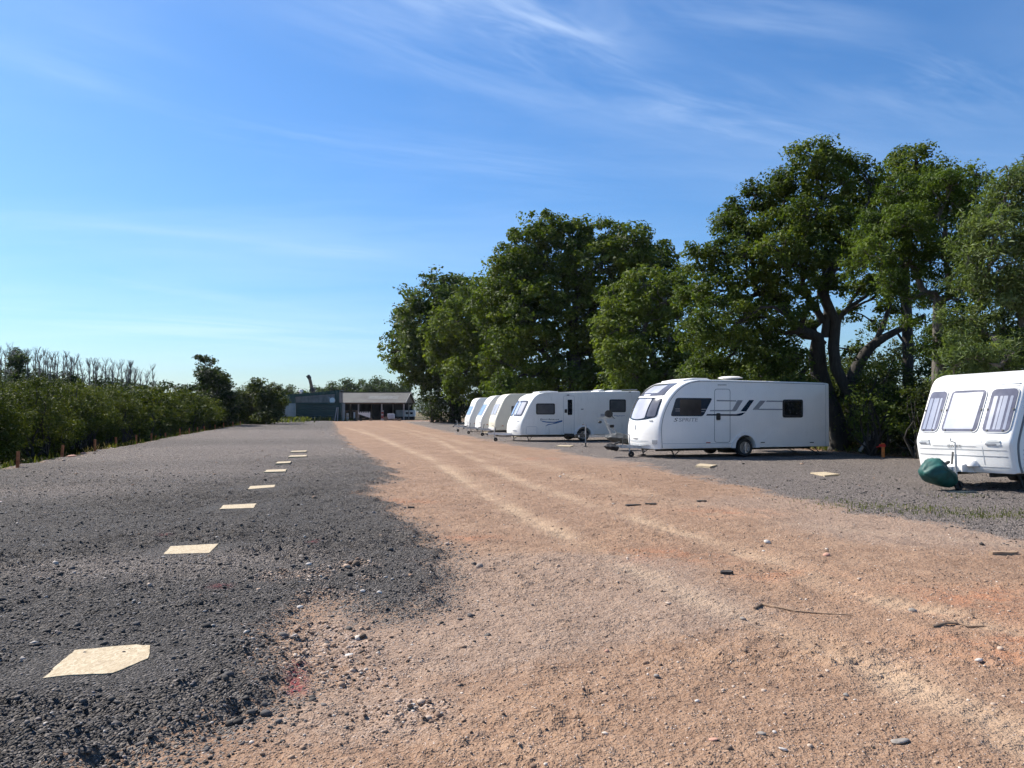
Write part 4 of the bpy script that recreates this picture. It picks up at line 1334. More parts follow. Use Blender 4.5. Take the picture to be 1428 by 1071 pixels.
# trees behind the barns
for i, (px_, py_, r, d, lb) in enumerate((
        (402, 543, 7, 190, 'small round tree behind the low left end of the green barn'),
        (440, 545, 9, 185, 'tree behind the green barn below the leaning chute'),
        (462, 541, 11, 188, 'tree behind the top of the green barn'),
        (482, 537, 12, 190, 'bushy tree behind the left end of the open barn roof'),
        (503, 539, 12, 186, 'tree behind the middle of the open barn roof'),
        (522, 536, 14, 192, 'largest round tree behind the open barn roof'),
        (542, 541, 12, 188, 'tree behind the right half of the open barn roof'),
        (560, 541, 12, 184, 'tree behind the right gable of the open barn'),
        (420, 549, 8, 184, 'low tree behind the white roof vents of the green barn'))):
    g = at(px_, 582, d); g[2] = 0
    rr = r
    tree('tree', lb, g, at(px_, py_ + 8, d), 0.3, lobes_at(d, [(px_ + rng.uniform(-.3, .3) * rr, py_ + 2, rr * .75), (px_ - rr * .6, py_ + rr * .5, rr * .65), (px_ + rr * .6, py_ + rr * .5, rr * .65), (px_, py_ + rr * 1.1, rr * .9), (px_ + rr * .2, py_ - rr * .35, rr * .45), (px_ + rr * .5, py_ + rr * 1.4, rr * .7), (px_ - rr * .5, py_ + rr * 1.5, rr * .7)]),
         1.3, 26, 0.5, M['wood_leaf'], M['oak_bark'], 'trees behind the barns', dens=0.8, twigs=0)

# far wooded ridge and hills
def ridge(name, y0, depth, x0, x1, top, mat, n=160, seed=0.0):
    xs_ = np.linspace(x0, x1, n)
    prof = [(0, 0.0), (0.25, 0.75), (0.5, 1.0), (1.0, 0.5)]
    V = []
    for t, k in prof:
        zz_ = top(xs_) * k + fbm(xs_ / (depth * .06) + seed, xs_ * 0 + t * 7 + seed, 4, .6) * top(xs_) * 0.20 * (k > 0)
        V.append(np.stack([xs_, np.full(n, y0 + t * depth), np.maximum(zz_, -2) - (2 if k == 0 else 0)], 1))
    V = np.concatenate(V)
    a = (np.arange(len(prof) - 1)[:, None] * n + np.arange(n - 1)[None]).ravel()
    me = np_mesh(name, V, np.stack([a, a + 1, a + 1 + n, a + n], 1))
    me.shade_smooth()
    return tag(link(name, me, mat), kind='structure')


m, t, out = new_mat('wooded_hill')
tc = t.add('ShaderNodeTexCoord')
nn = t.noise(tc.outputs['Object'], 0.05, 6.0, 0.7)
b = t.add('ShaderNodeBsdfPrincipled', {'Base Color': t.ramp(nn, [(0.3, (0.020, 0.035, 0.018)), (0.7, (0.06, 0.08, 0.035))]), 'Roughness': 1.0})
bp = t.add('ShaderNodeBump', {'Strength': 1.0, 'Distance': 4.0, 'Height': nn})
t.l.new(bp.outputs[0], b.inputs['Normal'])
t.l.new(b.outputs[0], out.inputs[0])
M['hill'] = m
ridge('hills', 1500, 800, -2200, 600, lambda x_: 40 + 9 * np.sin(x_ / 330) + 5 * np.sin(x_ / 140 + 1), M['hill'], 300, 3.0)
ridge('hills', 420, 120, -420, -110, lambda x_: 10.5 + 1.2 * np.sin(x_ / 40), M['hill'], 260, 9.0)
M['blind_lilac'] = paint('blind_lilac', (0.27, 0.29, 0.36), 0.25, var=0.06, scale=3.0)
M['glass_lilac'] = paint('glass_lilac', (0.13, 0.13, 0.17), 0.12, var=0.2, scale=3.0)

# ================================================================== CARAVANS
class Caravan:
    """the body is a side profile drawn across the width, its front bowed and its long edges rounded.
    local axes: x from front to back, y from the near side to the far side, z up"""
    def __init__(s, name, label, N, rz, prof, radii, W, z0, wheels, wheel_r, bow=0.2, bow_pow=2.6, edge=0.06, mat='van_white', cat='caravan', group='caravans parked along the hedgerow', roll=0.0):
        s.root = empty(name, (N[0], N[1], gz_at(N[0], N[1]) * 0), rz)
        if roll:
            s.root.rotation_euler = (roll, 0, rz)
        tag(s.root, label, cat, group)
        s.N, s.rz, s.W, s.z0, s.bow, s.bp, s.edge = np.array(N, float), rz, W, z0, bow, bow_pow, edge
        s.u = np.array([math.cos(rz), math.sin(rz)]); s.v = np.array([-math.sin(rz), math.cos(rz)])
        s.mat = M[mat]
        s.open = [np.array(p) for p in round_poly(prof, radii, 5)]
        bot = []
        s.xr = prof[-1][0]
        for wx in sorted(wheels, reverse=True):
            ra = wheel_r + 0.085
            zc = wheel_r + 0.03
            a0 = math.asin(max(-1, min(1, (z0 - zc) / ra)))
            for k in range(13):
                a = a0 + (math.pi - 2 * a0) * k / 12
                bot.append(np.array([wx + ra * math.cos(a), zc + ra * math.sin(a)]))
        s.wheels, s.wr = wheels, wheel_r
        s.loop = s.open + bot
        P = np.array(s.loop)
        nxt, prv = np.roll(P, -1, 0), np.roll(P, 1, 0)
        tg = unit(unit(nxt - P) + unit(P - prv))
        nr = np.stack([-tg[:, 1], tg[:, 0]], 1)      # the loop runs clockwise seen from the near side: outward is left
        s.nr = nr
        nO = len(s.open)
        s.P, s.nO = P, nO
        st = [(e, s.edge * (1 - math.sin(a)), s.edge * (1 - math.cos(a))) for e, a in ((0, R(90)), (0, R(60)), (0, R(30)), (0, 0.0))]
        ys_ = [q[1] for q in st[::1]]
        near = sorted([(q[1], q[2]) for q in st])
        mid = [(s.edge + (W - 2 * s.edge) * k / 14, 0.0) for k in range(1, 14)]
        far = [(W - q[0], q[1]) for q in reversed(near)]
        s.stations = near + mid + far
        V = []
        for (yy, ins) in s.stations:
            V.append(s._ring(yy, ins))
        K, Mn = len(V), len(P)
        V = np.concatenate(V)
        mb = MB()
        fs = []
        for k in range(K - 1):
            for i in range(Mn):
                j = (i + 1) % Mn
                fs.append((k * Mn + i, k * Mn + j, (k + 1) * Mn + j, (k + 1) * Mn + i))
        fs.append(tuple(range(Mn)))
        fs.append(tuple((K - 1) * Mn + i for i in range(Mn - 1, -1, -1)))
        mb.add(V, fs)
        s.body = mb.build('body', s.mat, s.root, 32)
        # front part of the profile, for placing things on it by height
        top = int(np.argmax([p[1] for p in s.open]))
        s.front = np.array(s.open[:top + 1])

    def _bowx(s, yy):
        return s.bow * (1 - abs(2 * yy / s.W - 1) ** s.bp)

    def _ring(s, yy, ins):
        w_ = np.clip(-s.nr[:, 0] * 1.25, 0, 1)
        w_[s.nO:] = 0
        X = s.P[:, 0] - s.nr[:, 0] * ins - s._bowx(yy) * w_
        Z = s.P[:, 1] - s.nr[:, 1] * ins
        return np.stack([X, np.full(len(X), yy), Z], 1)

    def surf(s, yy, zz_):
        """point of the front at height zz_"""
        yy = min(max(yy, 0.0), s.W)
        e = s.edge
        d = min(yy, s.W - yy)
        ins = 0 if d > e else e - math.sqrt(max(e * e - (e - d) ** 2, 0))
        f = s.front
        i = int(np.searchsorted(f[:, 1], zz_)) if np.all(np.diff(f[:, 1]) >= -1e-6) else int(np.argmin(abs(f[:, 1] - zz_)))
        i = min(max(i, 1), len(f) - 1)
        a, b = f[i - 1], f[i]
        t = (zz_ - a[1]) / (b[1] - a[1]) if b[1] > a[1] else 0
        t = min(max(t, 0), 1)
        x_ = a[0] + (b[0] - a[0]) * t
        n_ = s.nr[i - 1] * (1 - t) + s.nr[i] * t
        w_ = min(max(-n_[0] * 1.25, 0), 1)
        return np.array([x_ - n_[0] * ins - s._bowx(yy) * w_, yy, zz_])

    def fpatch(s, name, ya, yb, zb, zt, mat, off=0.006, rc=0.05, parent=None, nu=10, nv=10, ya2=None, yb2=None, sag=0.0, thick=None):
        """rounded panel lying on the front; ya..yb at the bottom, ya2..yb2 at the top; sag bows the lower edge down"""
        ya2 = ya if ya2 is None else ya2
        yb2 = yb if yb2 is None else yb2
        th = off + 0.004 if thick is None else thick
        H = zt - zb
        ts = [0, 0.012, 0.04, 0.08] + [0.08 + 0.84 * k / nv for k in range(1, nv)] + [0.92, 0.96, 0.988, 1]
        Vt, Vb = [], []
        cols = nu + 1
        for t in ts:
            dd = min(t, 1 - t) * H
            sh = 0 if dd >= rc else rc - math.sqrt(max(rc * rc - (rc - dd) ** 2, 0))
            L, Rr = ya + (ya2 - ya) * t + sh, yb + (yb2 - yb) * t - sh
            for k in range(cols):
                q = k / nu
                yy = L + (Rr - L) * q
                zz_ = zb + H * t - sag * (1 - (2 * q - 1) ** 2) * (1 - t)
                p = s.surf(yy, zz_)
                e_ = 0.02
                dz = s.surf(yy, zz_ + e_) - s.surf(yy, zz_ - e_)
                dy = s.surf(min(yy + e_, s.W - s.edge), zz_) - s.surf(max(yy - e_, s.edge), zz_)
                n_ = np.cross(dy, dz); n_ = n_ / (np.linalg.norm(n_) + 1e-9)
                if n_[0] > 0:
                    n_ = -n_
                Vt.append(p + n_ * off); Vb.append(p + n_ * (off - th))
        nt = len(ts)
        fs = []
        o = nt * cols
        for r_ in range(nt - 1):
            for k in range(nu):
                a = r_ * cols + k
                fs.append((a, a + 1, a + 1 + cols, a + cols))
        rim = [k for k in range(cols)] + [r_ * cols + nu for r_ in range(1, nt)] + [(nt - 1) * cols + k for k in range(nu - 1, -1, -1)] + [r_ * cols for r_ in range(nt - 2, 0, -1)]
        for i in range(len(rim)):
            a, b = rim[i], rim[(i + 1) % len(rim)]
            fs.append((a, b, b + o, a + o))
        return MB().add(Vt + Vb, fs).build(name, mat, parent or s.root, 40)

    def side(s, px_, py_):
        """where the sight line of a pixel of the photograph meets the near side: (x, z)"""
        d = px_dir(px_, py_)
        d2 = np.array([d.x, d.y])
        t = np.dot(s.N, s.v) / np.dot(d2, s.v)
        p = d2 * t
        return np.array([np.dot(p - s.N, s.u), EYE + d.z * t])

    def plate(s, name, pts, mat, off=0.004, thick=None, parent=None, radius=0.0, closed=True):
        """flat piece on the near side, standing off it by off"""
        if radius:
            pts = round_poly(pts, [radius] * len(pts), 4, closed=True)
        return MB().prism([tuple(p) for p in pts], -off, 0.004).build(name, mat, parent or s.root)

    def outline(s, name, pts, mat, wdt=0.012, off=0.003, parent=None, closed=True, radius=0.06):
        pts = round_poly(pts, [radius] * len(pts), 4, closed=closed)
        n = len(pts)
        mb = MB()
        c = np.mean(pts, axis=0)
        vs, fs = [], []
        for i, p in enumerate(pts):
            a, b = pts[i - 1] if (closed or i > 0) else pts[i], pts[(i + 1) % n] if (closed or i < n - 1) else pts[i]
            tg = unit(np.array(b) - np.array(a))
            nr_ = np.array([-tg[1], tg[0]]) * wdt / 2
            for sg in (1, -1):
                for yy in (-off, 0.002):
                    q = np.array(p) + nr_ * sg
                    vs.append((q[0], yy, q[1]))
        for i in range(n if closed else n - 1):
            j = (i + 1) % n
            a, b = i * 4, j * 4
            fs += [(a, b, b + 2, a + 2), (a + 1, a + 3, b + 3, b + 1), (a, a + 1, b + 1, b), (a + 2, b + 2, b + 3, a + 3)]
        return MB().add(vs, fs).build(name, mat, parent or s.root)

    def text(s, name, string, x, z, size, mat, off=0.004, shear=0.0, width=None):
        cu = bpy.data.curves.new(name, 'FONT')
        cu.body = string
        cu.size = size
        cu.shear = shear
        cu.extrude = 0.002
        tmp = bpy.data.objects.new('tmp', cu)
        COL.objects.link(tmp)
        bpy.context.view_layer.update()
        me = bpy.data.meshes.new_from_object(tmp.evaluated_get(bpy.context.evaluated_depsgraph_get()))
        bpy.data.objects.remove(tmp)
        me.name = name
        if width:
            w0 = max(v.co.x for v in me.vertices) - min(v.co.x for v in me.vertices)
            for v in me.vertices:
                v.co.x *= width / w0
        o = link(name, me, mat, s.root)
        o.location = (x, -off, z)
        o.rotation_euler = (R(90), 0, 0)
        return o

    def wheel(s, wx, yy, alloy=True, spokes=10, mat=None):
        r, hw = s.wr, 0.095
        t = MB().lathe([(r * 0.62, -hw * 0.85), (r * 0.70, -hw), (r * 0.90, -hw), (r * 0.985, -hw * 0.72), (r, -hw * 0.3), (r, hw * 0.3), (r * 0.985, hw * 0.72), (r * 0.90, hw), (r * 0.70, hw), (r * 0.62, hw * 0.85)], (0, 0, 0), 'Y', 32)
        o = t.build('wheel', M['rubber'], s.root, 40)
        o.location = (wx, yy, r)
        rm = MB()
        rm.lathe([(r * 0.64, -hw * 0.55), (r * 0.64, -hw * 0.95), (r * 0.57, -hw * 0.95), (r * 0.55, -hw * 0.35), (r * 0.10, -hw * 0.30)], (0, 0, 0), 'Y', 32)
        rm.lathe([(0.001, -hw * 0.80), (r * 0.10, -hw * 0.78), (r * 0.14, -hw * 0.62), (r * 0.14, -hw * 0.3)], (0, 0, 0), 'Y', 16)
        for k in range(spokes):
            a = 2 * math.pi * k / spokes
            rm.bar((r * 0.10 * math.cos(a), -hw * 0.62, r * 0.10 * math.sin(a)), (r * 0.59 * math.cos(a), -hw * 0.80, r * 0.59 * math.sin(a)), 0.022 if spokes > 6 else 0.05, 0.03)
        q = rm.build('rim', mat or M['alloy'], o, 40)
        return o

    def running_gear(s, hitch=1.15, jockey=(0.45, 0.0), legs=True, alloy=True, drawbar_mat='galv', axle_dark=True, spokes=10, jock_h=0.55):
        W, L, z0 = s.W, s.xr, s.z0
        ch = MB()
        for yy in (W * 0.28, W * 0.72):
            ch.box((L * 0.5 - 0.1, yy, z0 - 0.045), (L - 0.5, 0.07, 0.10))
        for wx in s.wheels:
            ch.tube([(wx, 0.25, s.wr), (wx, W - 0.25, s.wr)], 0.05, 8)
            ch.box((wx, W / 2, s.wr + 0.1), (0.3, W * 0.55, 0.1))
        ch.box((L * 0.52, W * 0.5, z0 - 0.11), (0.9, 0.5, 0.2))
        ch.box((L * 0.2, W * 0.5, z0 - 0.02), (0.08, W * 0.8, 0.06))
        ch.box((L * 0.8, W * 0.5, z0 - 0.02), (0.08, W * 0.8, 0.06))
        ch.build('chassis', M['dark_steel'], s.root)
        for wx in s.wheels:
            s.wheel(wx, 0.11, alloy, spokes)
            f = s.wheel(wx, W - 0.11, alloy, spokes)
            f.rotation_euler = (0, 0, math.pi)
        zd = z0 + 0.06
        fx = -s.bow - hitch
        db = MB()
        for yy in (W * 0.28, W * 0.72):
            db.bar((0.5, yy, zd - 0.05), (fx + 0.35, W / 2 + (yy - W / 2) * 0.10, zd), 0.055, 0.10)
        db.bar((fx + 0.42, W / 2, zd), (fx + 0.05, W / 2, zd + 0.01), 0.08, 0.08)
        db.build('drawbar', M[drawbar_mat], s.root)
        hd = MB()
        hd.tube([(fx + 0.08, W / 2, zd - 0.03), (fx, W / 2, zd - 0.02)], [0.05, 0.06], 10)
        hd.bar((fx + 0.06, W / 2, zd + 0.05), (fx + 0.32, W / 2, zd + 0.14), 0.05, 0.05)
        hd.bar((fx + 0.45, W / 2 + .05, zd + 0.04), (fx + 0.50, W / 2 + .05, zd + 0.33), 0.025, 0.03)
        hd.build('hitch', M['dark_steel'], s.root)
        jx = fx + jockey[0]
        jy = W / 2 - 0.08 + jockey[1]
        jw = MB().tube([(jx, jy, 0.18), (jx, jy, zd + 0.30)], 0.022, 8)
        jw.tube([(jx, jy, zd + 0.28), (jx, jy, zd + jock_h * 0.7)], 0.013, 6)
        jw.tube([(jx, jy, zd + jock_h * 0.7), (jx - 0.12, jy, zd + jock_h * 0.74), (jx - 0.12, jy, zd + jock_h * 0.82)], 0.011, 6)
        j = jw.build('jockey_wheel', M['galv'], s.root, 40)
        ty = MB().lathe([(0.03, -0.035), (0.085, -0.035), (0.10, -0.02), (0.10, 0.02), (0.085, 0.035), (0.03, 0.035)], (jx + 0.06, jy, 0.10), 'Y', 20)
        ty.bar((jx, jy - 0.05, 0.20), (jx + 0.06, jy - 0.05, 0.10), 0.02, 0.03)
        ty.build('tyre', M['rubber'], j, 40)
        if legs:
            for (lx, yy, dx) in ((0.55, 0.32, -0.05), (0.35, W - 0.3, -0.15), (L - 0.75, 0.32, 0.35), (L - 0.55, W - 0.3, 0.4)):
                lg = MB().bar((lx, yy, z0 - 0.02), (lx + dx + 0.18, yy, 0.035), 0.045, 0.03)
                lg.bar((lx + 0.36, yy, z0 - 0.02), (lx + dx + 0.20, yy, 0.10), 0.03, 0.02)
                lg.box((lx + dx + 0.18, yy, 0.018), (0.14, 0.14, 0.03))
                lg.build('steady_leg', M['dark_steel'], s.root)

    def arch(s, wx, mat, wdt=0.10):
        r = s.wr + 0.085
        zc = s.wr + 0.03
        a0 = math.asin(max(-1, min(1, (s.z0 - zc) / r)))
        pts_i, pts_o = [], []
        for k in range(17):
            a = a0 + (math.pi - 2 * a0) * k / 16
            pts_i.append((wx + r * math.cos(a), zc + r * math.sin(a)))
            f = 1.0 + 0.55 * abs(math.cos(a)) ** 4
            pts_o.append((wx + (r + wdt * f) * math.cos(a), max(zc + (r + wdt) * math.sin(a), s.z0 + 0.0)))
        return MB().prism(pts_i + pts_o[::-1], -0.03, 0.004).build('wheel_arch', mat, s.root)


def rect(a, b):
    return [(a[0], a[1]), (b[0], a[1]), (b[0], b[1]), (a[0], b[1])]


def side_rect(c, x0, y0, x1, y1):
    a, b, c2, d = c.side(x0, y1), c.side(x1, y1), c.side(x1, y0), c.side(x0, y0)
    return [tuple(a), tuple(b), tuple(c2), tuple(d)]


def zz(ox, oy, k):
    return lambda x, y: (ox + x / k, oy + y / k)


# ------------------------------------------------------------------ the middle caravan (modern, bowed front)
rzA = R(18)
uA = np.array([math.cos(rzA), math.sin(rzA)])
A_N = np.array([7.9, 26.0]) - uA * 3.22


class _S:
    pass


def side_of(N, rz, px_, py_):
    o = _S(); o.N = np.array(N); o.u = np.array([math.cos(rz), math.sin(rz)]); o.v = np.array([-math.sin(rz), math.cos(rz)])
    return Caravan.side(o, px_, py_)


profA = [side_of(A_N, rzA, *p) for p in ((921.5, 626.5), (920, 612), (920, 597), (923.5, 578), (932, 557.6), (944, 542), (958, 532.5), (974, 529.2), (1000, 529.6), (1080, 531.6), (1148, 533.6), (1156, 534.6), (1156.5, 540), (1156, 622.5))]
profA = [tuple(p) for p in profA]
zA = 0.5 * (profA[0][1] + profA[-1][1])
profA[0] = (profA[0][0], zA); profA[-1] = (profA[-2][0] - 0.02, zA)
radA = [None] * 9 + [0.02, 0.05, 0.05, 0.05, 0]
wA = side_of(A_N, rzA, 1039.5, 630)[0]
A = Caravan('caravan', 'white caravan with dark bowed front window and grey and navy side stripes', A_N, rzA, profA, radA, 2.26, zA, [wA], 0.31, bow=0.30, bow_pow=2.4, edge=0.05)
A.running_gear(hitch=0.95, jockey=(0.62, -0.05))
A.arch(wA, M['trim_white'])
q = zz(850, 500, 4.2)
sA = lambda x, y: tuple(A.side(*q(x, y)))
# front windows
z_lo, z_hi = 1.30, 1.97
fw = A.fpatch('front_window', 0.16, 2.10, 1.33, 1.99, M['glass_dark'], off=0.010, rc=0.13, sag=0.10, ya2=0.22, yb2=2.04, nu=16)
A.fpatch('pane', 0.66, 1.60, 1.31, 1.95, M['blind'], off=0.015, rc=0.05, parent=fw, ya2=0.66, yb2=1.60, sag=0.04)
A.fpatch('pane', 0.22, 0.58, 1.36, 1.95, M['glass_grey'], off=0.015, rc=0.05, parent=fw, ya2=0.27, yb2=0.59)
A.fpatch('pane', 1.68, 2.04, 1.36, 1.95, M['glass_grey'], off=0.015, rc=0.05, parent=fw, ya2=1.67, yb2=1.99)
uw = A.fpatch('sky_window', 0.26, 2.00, 2.05, 2.47, M['glass_grey'], off=0.010, rc=0.05, ya2=0.34, yb2=1.92, nu=14)
A.fpatch('pane', 0.62, 1.56, 2.14, 2.40, M['blind'], off=0.015, rc=0.04, parent=uw)
A.fpatch('badge', 0.95, 1.40, 2.065, 2.095, M['trim_white'], off=0.016, rc=0.01, parent=uw)
# front mouldings: light clusters, crest, gas locker seam, grab handles
for yy in (0.35, 1.91):
    A.fpatch('marker_light', yy - 0.07, yy + 0.07, 1.20, 1.245, M['grey_trim'], off=0.012, rc=0.02, nu=3, nv=3)
A.fpatch('crest', 1.09, 1.17, 0.92, 1.08, M['silver_vinyl'], off=0.006, rc=0.03, nu=4, nv=4)
A.fpatch('handle', 0.98, 1.30, 0.62, 0.645, M['grey_trim'], off=0.02, rc=0.01, nu=6, nv=3)
for (a_, b_, za, zb_) in ((0.42, 1.84, 0.56, 0.57), (0.42, 1.84, 0.435, 0.45)):
    A.fpatch('locker_seam', a_, b_, za, zb_, M['pale_vinyl'], off=0.003, rc=0.003, nu=12, nv=2, sag=0.06)
A.fpatch('vent', 0.10, 0.27, 0.46, 0.60, M['grey_trim'], off=0.008, rc=0.02, nu=4, nv=4, ya2=0.08)
# side
A.outline('corner_seam', [tuple(A.side(*p)) for p in ((923.5, 625), (922, 597), (925.5, 578), (934, 558.5), (946, 543.5), (960, 534), (976, 531))], M['seam'], 0.018, 0.003, closed=False, radius=0.3)
decal = A.plate('window_surround', [sA(390, 230), sA(603, 232), sA(548, 338), sA(357, 338)], M['navy'], 0.005, radius=0.09)
A.plate('window', side_rect(A, *q(412, 240), *q(536, 332)), M['glass_brown'], 0.012, radius=0.05)
for (x0, y0, x1, y1) in ((385, 293, 411, 297), (385, 305, 411, 309), (538, 295, 566, 300), (538, 308, 556, 313)):
    A.plate('glint_line', side_rect(A, *q(x0, y0), *q(x1, y1)), M['silver_vinyl'], 0.007, parent=decal)
rw = A.plate('window', side_rect(A, *q(1013, 240), *q(1132, 346)), M['black_plastic'], 0.012, radius=0.09)
A.plate('pane', side_rect(A, *q(1024, 251), *q(1122, 330)), M['glass_dark'], 0.016, radius=0.05, parent=rw)
dr = A.outline('door', side_rect(A, *q(615, 179), *q(706, 491)), M['seam'], 0.016, 0.003, radius=0.10)
A.plate('door_lock', side_rect(A, *q(625, 320), *q(647, 360)), M['black_plastic'], 0.035, radius=0.04, parent=dr)
V1 = M['silver_vinyl']
for poly in ([(628, 242), (740, 245), (745, 252), (626, 250)], [(750, 244), (781, 244), (745, 303), (735, 309), (588, 309), (588, 302), (718, 301)],
             [(882, 246), (914, 247), (868, 300), (837, 300)], [(921, 246), (1012, 247), (1012, 254), (916, 253)], [(873, 294), (1012, 295), (1012, 302), (868, 301)]):
    A.plate('side_stripe', [sA(*p) for p in poly], V1, 0.0045)
for poly in ([(818, 243), (846, 243), (800, 310), (767, 309)], [(572, 325), (742, 326), (775, 318), (796, 316), (776, 331), (760, 336), (566, 334)]):
    A.plate('side_stripe', [sA(*p) for p in poly], M['navy'], 0.0055)
tx = A.side(*q(372, 369))
A.text('side_lettering', 'SPRITE', tx[0] + 0.20, tx[1], 0.17, M['silver_vinyl'], width=0.72, shear=0.15)
A.text('side_emblem', 'S', tx[0], tx[1], 0.17, M['navy'], width=0.17, shear=0.3)
A.plate('awning_rail_light', side_rect(A, *q(634, 152), *q(684, 157)), M['grey_trim'], 0.02)
A.plate('sill_seam', side_rect(A, *q(306, 497), *q(736, 500)), M['pale_vinyl'], 0.004)
A.plate('marker_light', side_rect(A, *q(566, 490), *q(590, 495)), M['red_lens'], 0.014)
for x0, y0 in ((886, 489), (1173, 489), (794, 454)):
    A.plate('marker_light', side_rect(A, *q(x0, y0), *q(x0 + 22, y0 + 5)), M['dark_steel'], 0.014)
A.outline('roof_rail', [tuple(np.array(A.side(*p))) for p in ((960, 534.3), (976, 531.6), (1000, 531.9), (1080, 533.8), (1150, 536))], M['grey_trim'], 0.02, 0.012, closed=False, radius=0.1)
A.outline('rear_corner', [tuple(A.side(*p)) for p in ((1151.5, 536), (1151.5, 622))], M['grey_trim'], 0.012, 0.004, closed=False)
# roof: front hump, aerial dish
zt = max(p[1] for p in profA)
x1_ = A.side(975, 531)[0]
MB().prism([(x1_ - 0.35, zt - 0.09), (x1_ - 0.30, zt + 0.0), (x1_ + 0.1, zt + 0.075), (x1_ + 0.6, zt + 0.07), (x1_ + 0.85, zt - 0.02), (x1_ + .85, zt - 0.1)], 0.5, A.W - 0.3).build('rooflight', M['trim_white'], A.root)
dx = A.side(1026, 527)[0]
dish = MB().lathe([(0.001, 0.07), (0.20, 0.09), (0.40, 0.145), (0.42, 0.155), (0.30, 0.20), (0.001, 0.215)], (dx + 0.15, 0.55, zt - 0.06), 'Z', 24).tube([(dx + 0.1, 0.55, zt - 0.08), (dx + 0.1, 0.55, zt + 0.06)], 0.035, 8).build('roof_aerial', M['trim_white'], A.root, 40)
MB().prism([(3.9, zt - 0.07), (3.95, zt - 0.015), (4.45, zt - 0.015), (4.5, zt - 0.07)], 0.8, 1.4).build('rooflight', M['trim_white'], A.root)

# ------------------------------------------------------------------ the grey-sided caravan left of it
rzB = R(17)
uB = np.array([math.cos(rzB), math.sin(rzB)])
B_N = np.array([3.61, 39.5]) - uB * 3.45
qB = zz(630, 520, 5.492)
pB = lambda x, y: tuple(side_of(B_N, rzB, *qB(x, y)))
profB = [pB(532, 488), pB(530, 440), pB(536, 385), pB(566, 320), pB(602, 240), pB(638, 182), pB(668, 160), pB(712, 150), (6.55, 2.60), (6.72, 2.58), (6.75, 2.52), (6.73, 0.36)]
zB = 0.33
profB[0] = (profB[0][0], zB); profB[-1] = (profB[-1][0], zB)
wB = side_of(B_N, rzB, *qB(1012, 492))[0]
B = Caravan('caravan', 'long weathered white caravan with grey side and small blue swoosh, in front of three others', B_N, rzB, profB, [None] * 7 + [0.2, 0.05, 0.05, 0.05, 0], 2.28, zB, [wB], 0.31, bow=0.28, edge=0.05, mat='van_old')
B.running_gear(hitch=1.05, jockey=(0.4, 0.0), drawbar_mat='trim_white')
B.arch(wB, M['trim_white'])
sB = lambda x, y: tuple(B.side(*qB(x, y)))
Wd = B.W
for (a_, b_, l_) in ((0.20, 1.10, 'blind'), (1.20, 2.10, 'blind_blue')):
    f_ = B.fpatch('front_window', a_, b_, 1.28, 2.08, M['glass_grey'], off=0.012, rc=0.12)
    B.fpatch('pane', a_ + 0.10, b_ - 0.40, 1.36, 1.98, M[l_], off=0.017, rc=0.06, parent=f_)
    B.fpatch('pane', a_ + 0.58, b_ - 0.08, 1.36, 1.98, M['blind_pale'], off=0.017, rc=0.06, parent=f_)
B.fpatch('crest', 0.95, 1.40, 0.98, 1.06, M['pale_vinyl'], off=0.006, rc=0.02)
for yy in (0.3, 1.98):
    B.fpatch('marker_light', yy - 0.09, yy + 0.09, 1.02, 1.06, M['grey_trim'], off=0.012, rc=0.015, nu=3, nv=3)
B.fpatch('handle', 0.30, 0.62, 0.55, 0.58, M['grey_trim'], off=0.02, rc=0.01, nu=4, nv=2)
B.fpatch('handle', 1.70, 1.98, 0.78, 0.80, M['grey_trim'], off=0.02, rc=0.01, nu=4, nv=2)
for args in (((645, 234), (790, 319)), ((1207, 203), (1333, 301))):
    w_ = B.plate('window', side_rect(B, *qB(*args[0]), *qB(*args[1])), M['black_plastic'], 0.014, radius=0.09)
    B.plate('pane', side_rect(B, *qB(args[0][0] + 10, args[0][1] + 9), *qB(args[1][0] - 10, args[1][1] - 9)), M['glass_side'], 0.018, radius=0.05, parent=w_)
dB = B.outline('door', side_rect(B, *qB(856, 176), *qB(938, 462)), M['grey_trim'], 0.014, 0.003, radius=0.08)
B.plate('window', side_rect(B, *qB(888, 205), *qB(922, 322)), M['glass_dark'], 0.012, radius=0.03, parent=dB)
B.plate('door_lock', side_rect(B, *qB(864, 278), *qB(882, 306)), M['black_plastic'], 0.03, radius=0.03, parent=dB)
B.outline('locker_hatch', side_rect(B, *qB(572, 412), *qB(652, 470)), M['pale_vinyl'], 0.02, 0.004, radius=0.05)
for poly in ([(676, 364), (720, 372), (770, 375), (815, 372), (800, 381), (740, 382), (700, 376)], [(716, 410), (735, 393), (770, 388), (846, 366), (846, 374), (800, 388), (745, 398)], [(800, 372), (846, 362), (848, 367), (812, 380)]):
    B.plate('swoosh', [sB(*p) for p in poly], M['blue'], 0.005)
tb = B.side(*qB(676, 361))
B.text('side_lettering', 'Bordeaux', tb[0], tb[1], 0.11, M['navy'], width=1.02)
tb = B.side(*qB(1240, 332))
B.text('side_lettering', 'Pageant', tb[0], tb[1], 0.09, M['blue'], width=0.62)
B.plate('vent', side_rect(B, *qB(1140, 314), *qB(1190, 334)), M['grey_trim'], 0.012, radius=0.02)
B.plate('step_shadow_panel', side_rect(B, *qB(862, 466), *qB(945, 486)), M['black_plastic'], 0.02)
for x0, y0, m_ in ((882, 167, 'dark_steel'), (990, 275, 'dark_steel'), (998, 395, 'red_lens'), (1355, 143, 'dark_steel')):
    B.plate('marker_light', side_rect(B, *qB(x0, y0), *qB(x0 + 18, y0 + 6)), M[m_], 0.014)
B.outline('roof_rail', [sB(668, 165), sB(712, 154), sB(850, 148), sB(1100, 136), sB(1420, 128)], M['trim_white'], 0.03, 0.012, closed=False, radius=0.1)
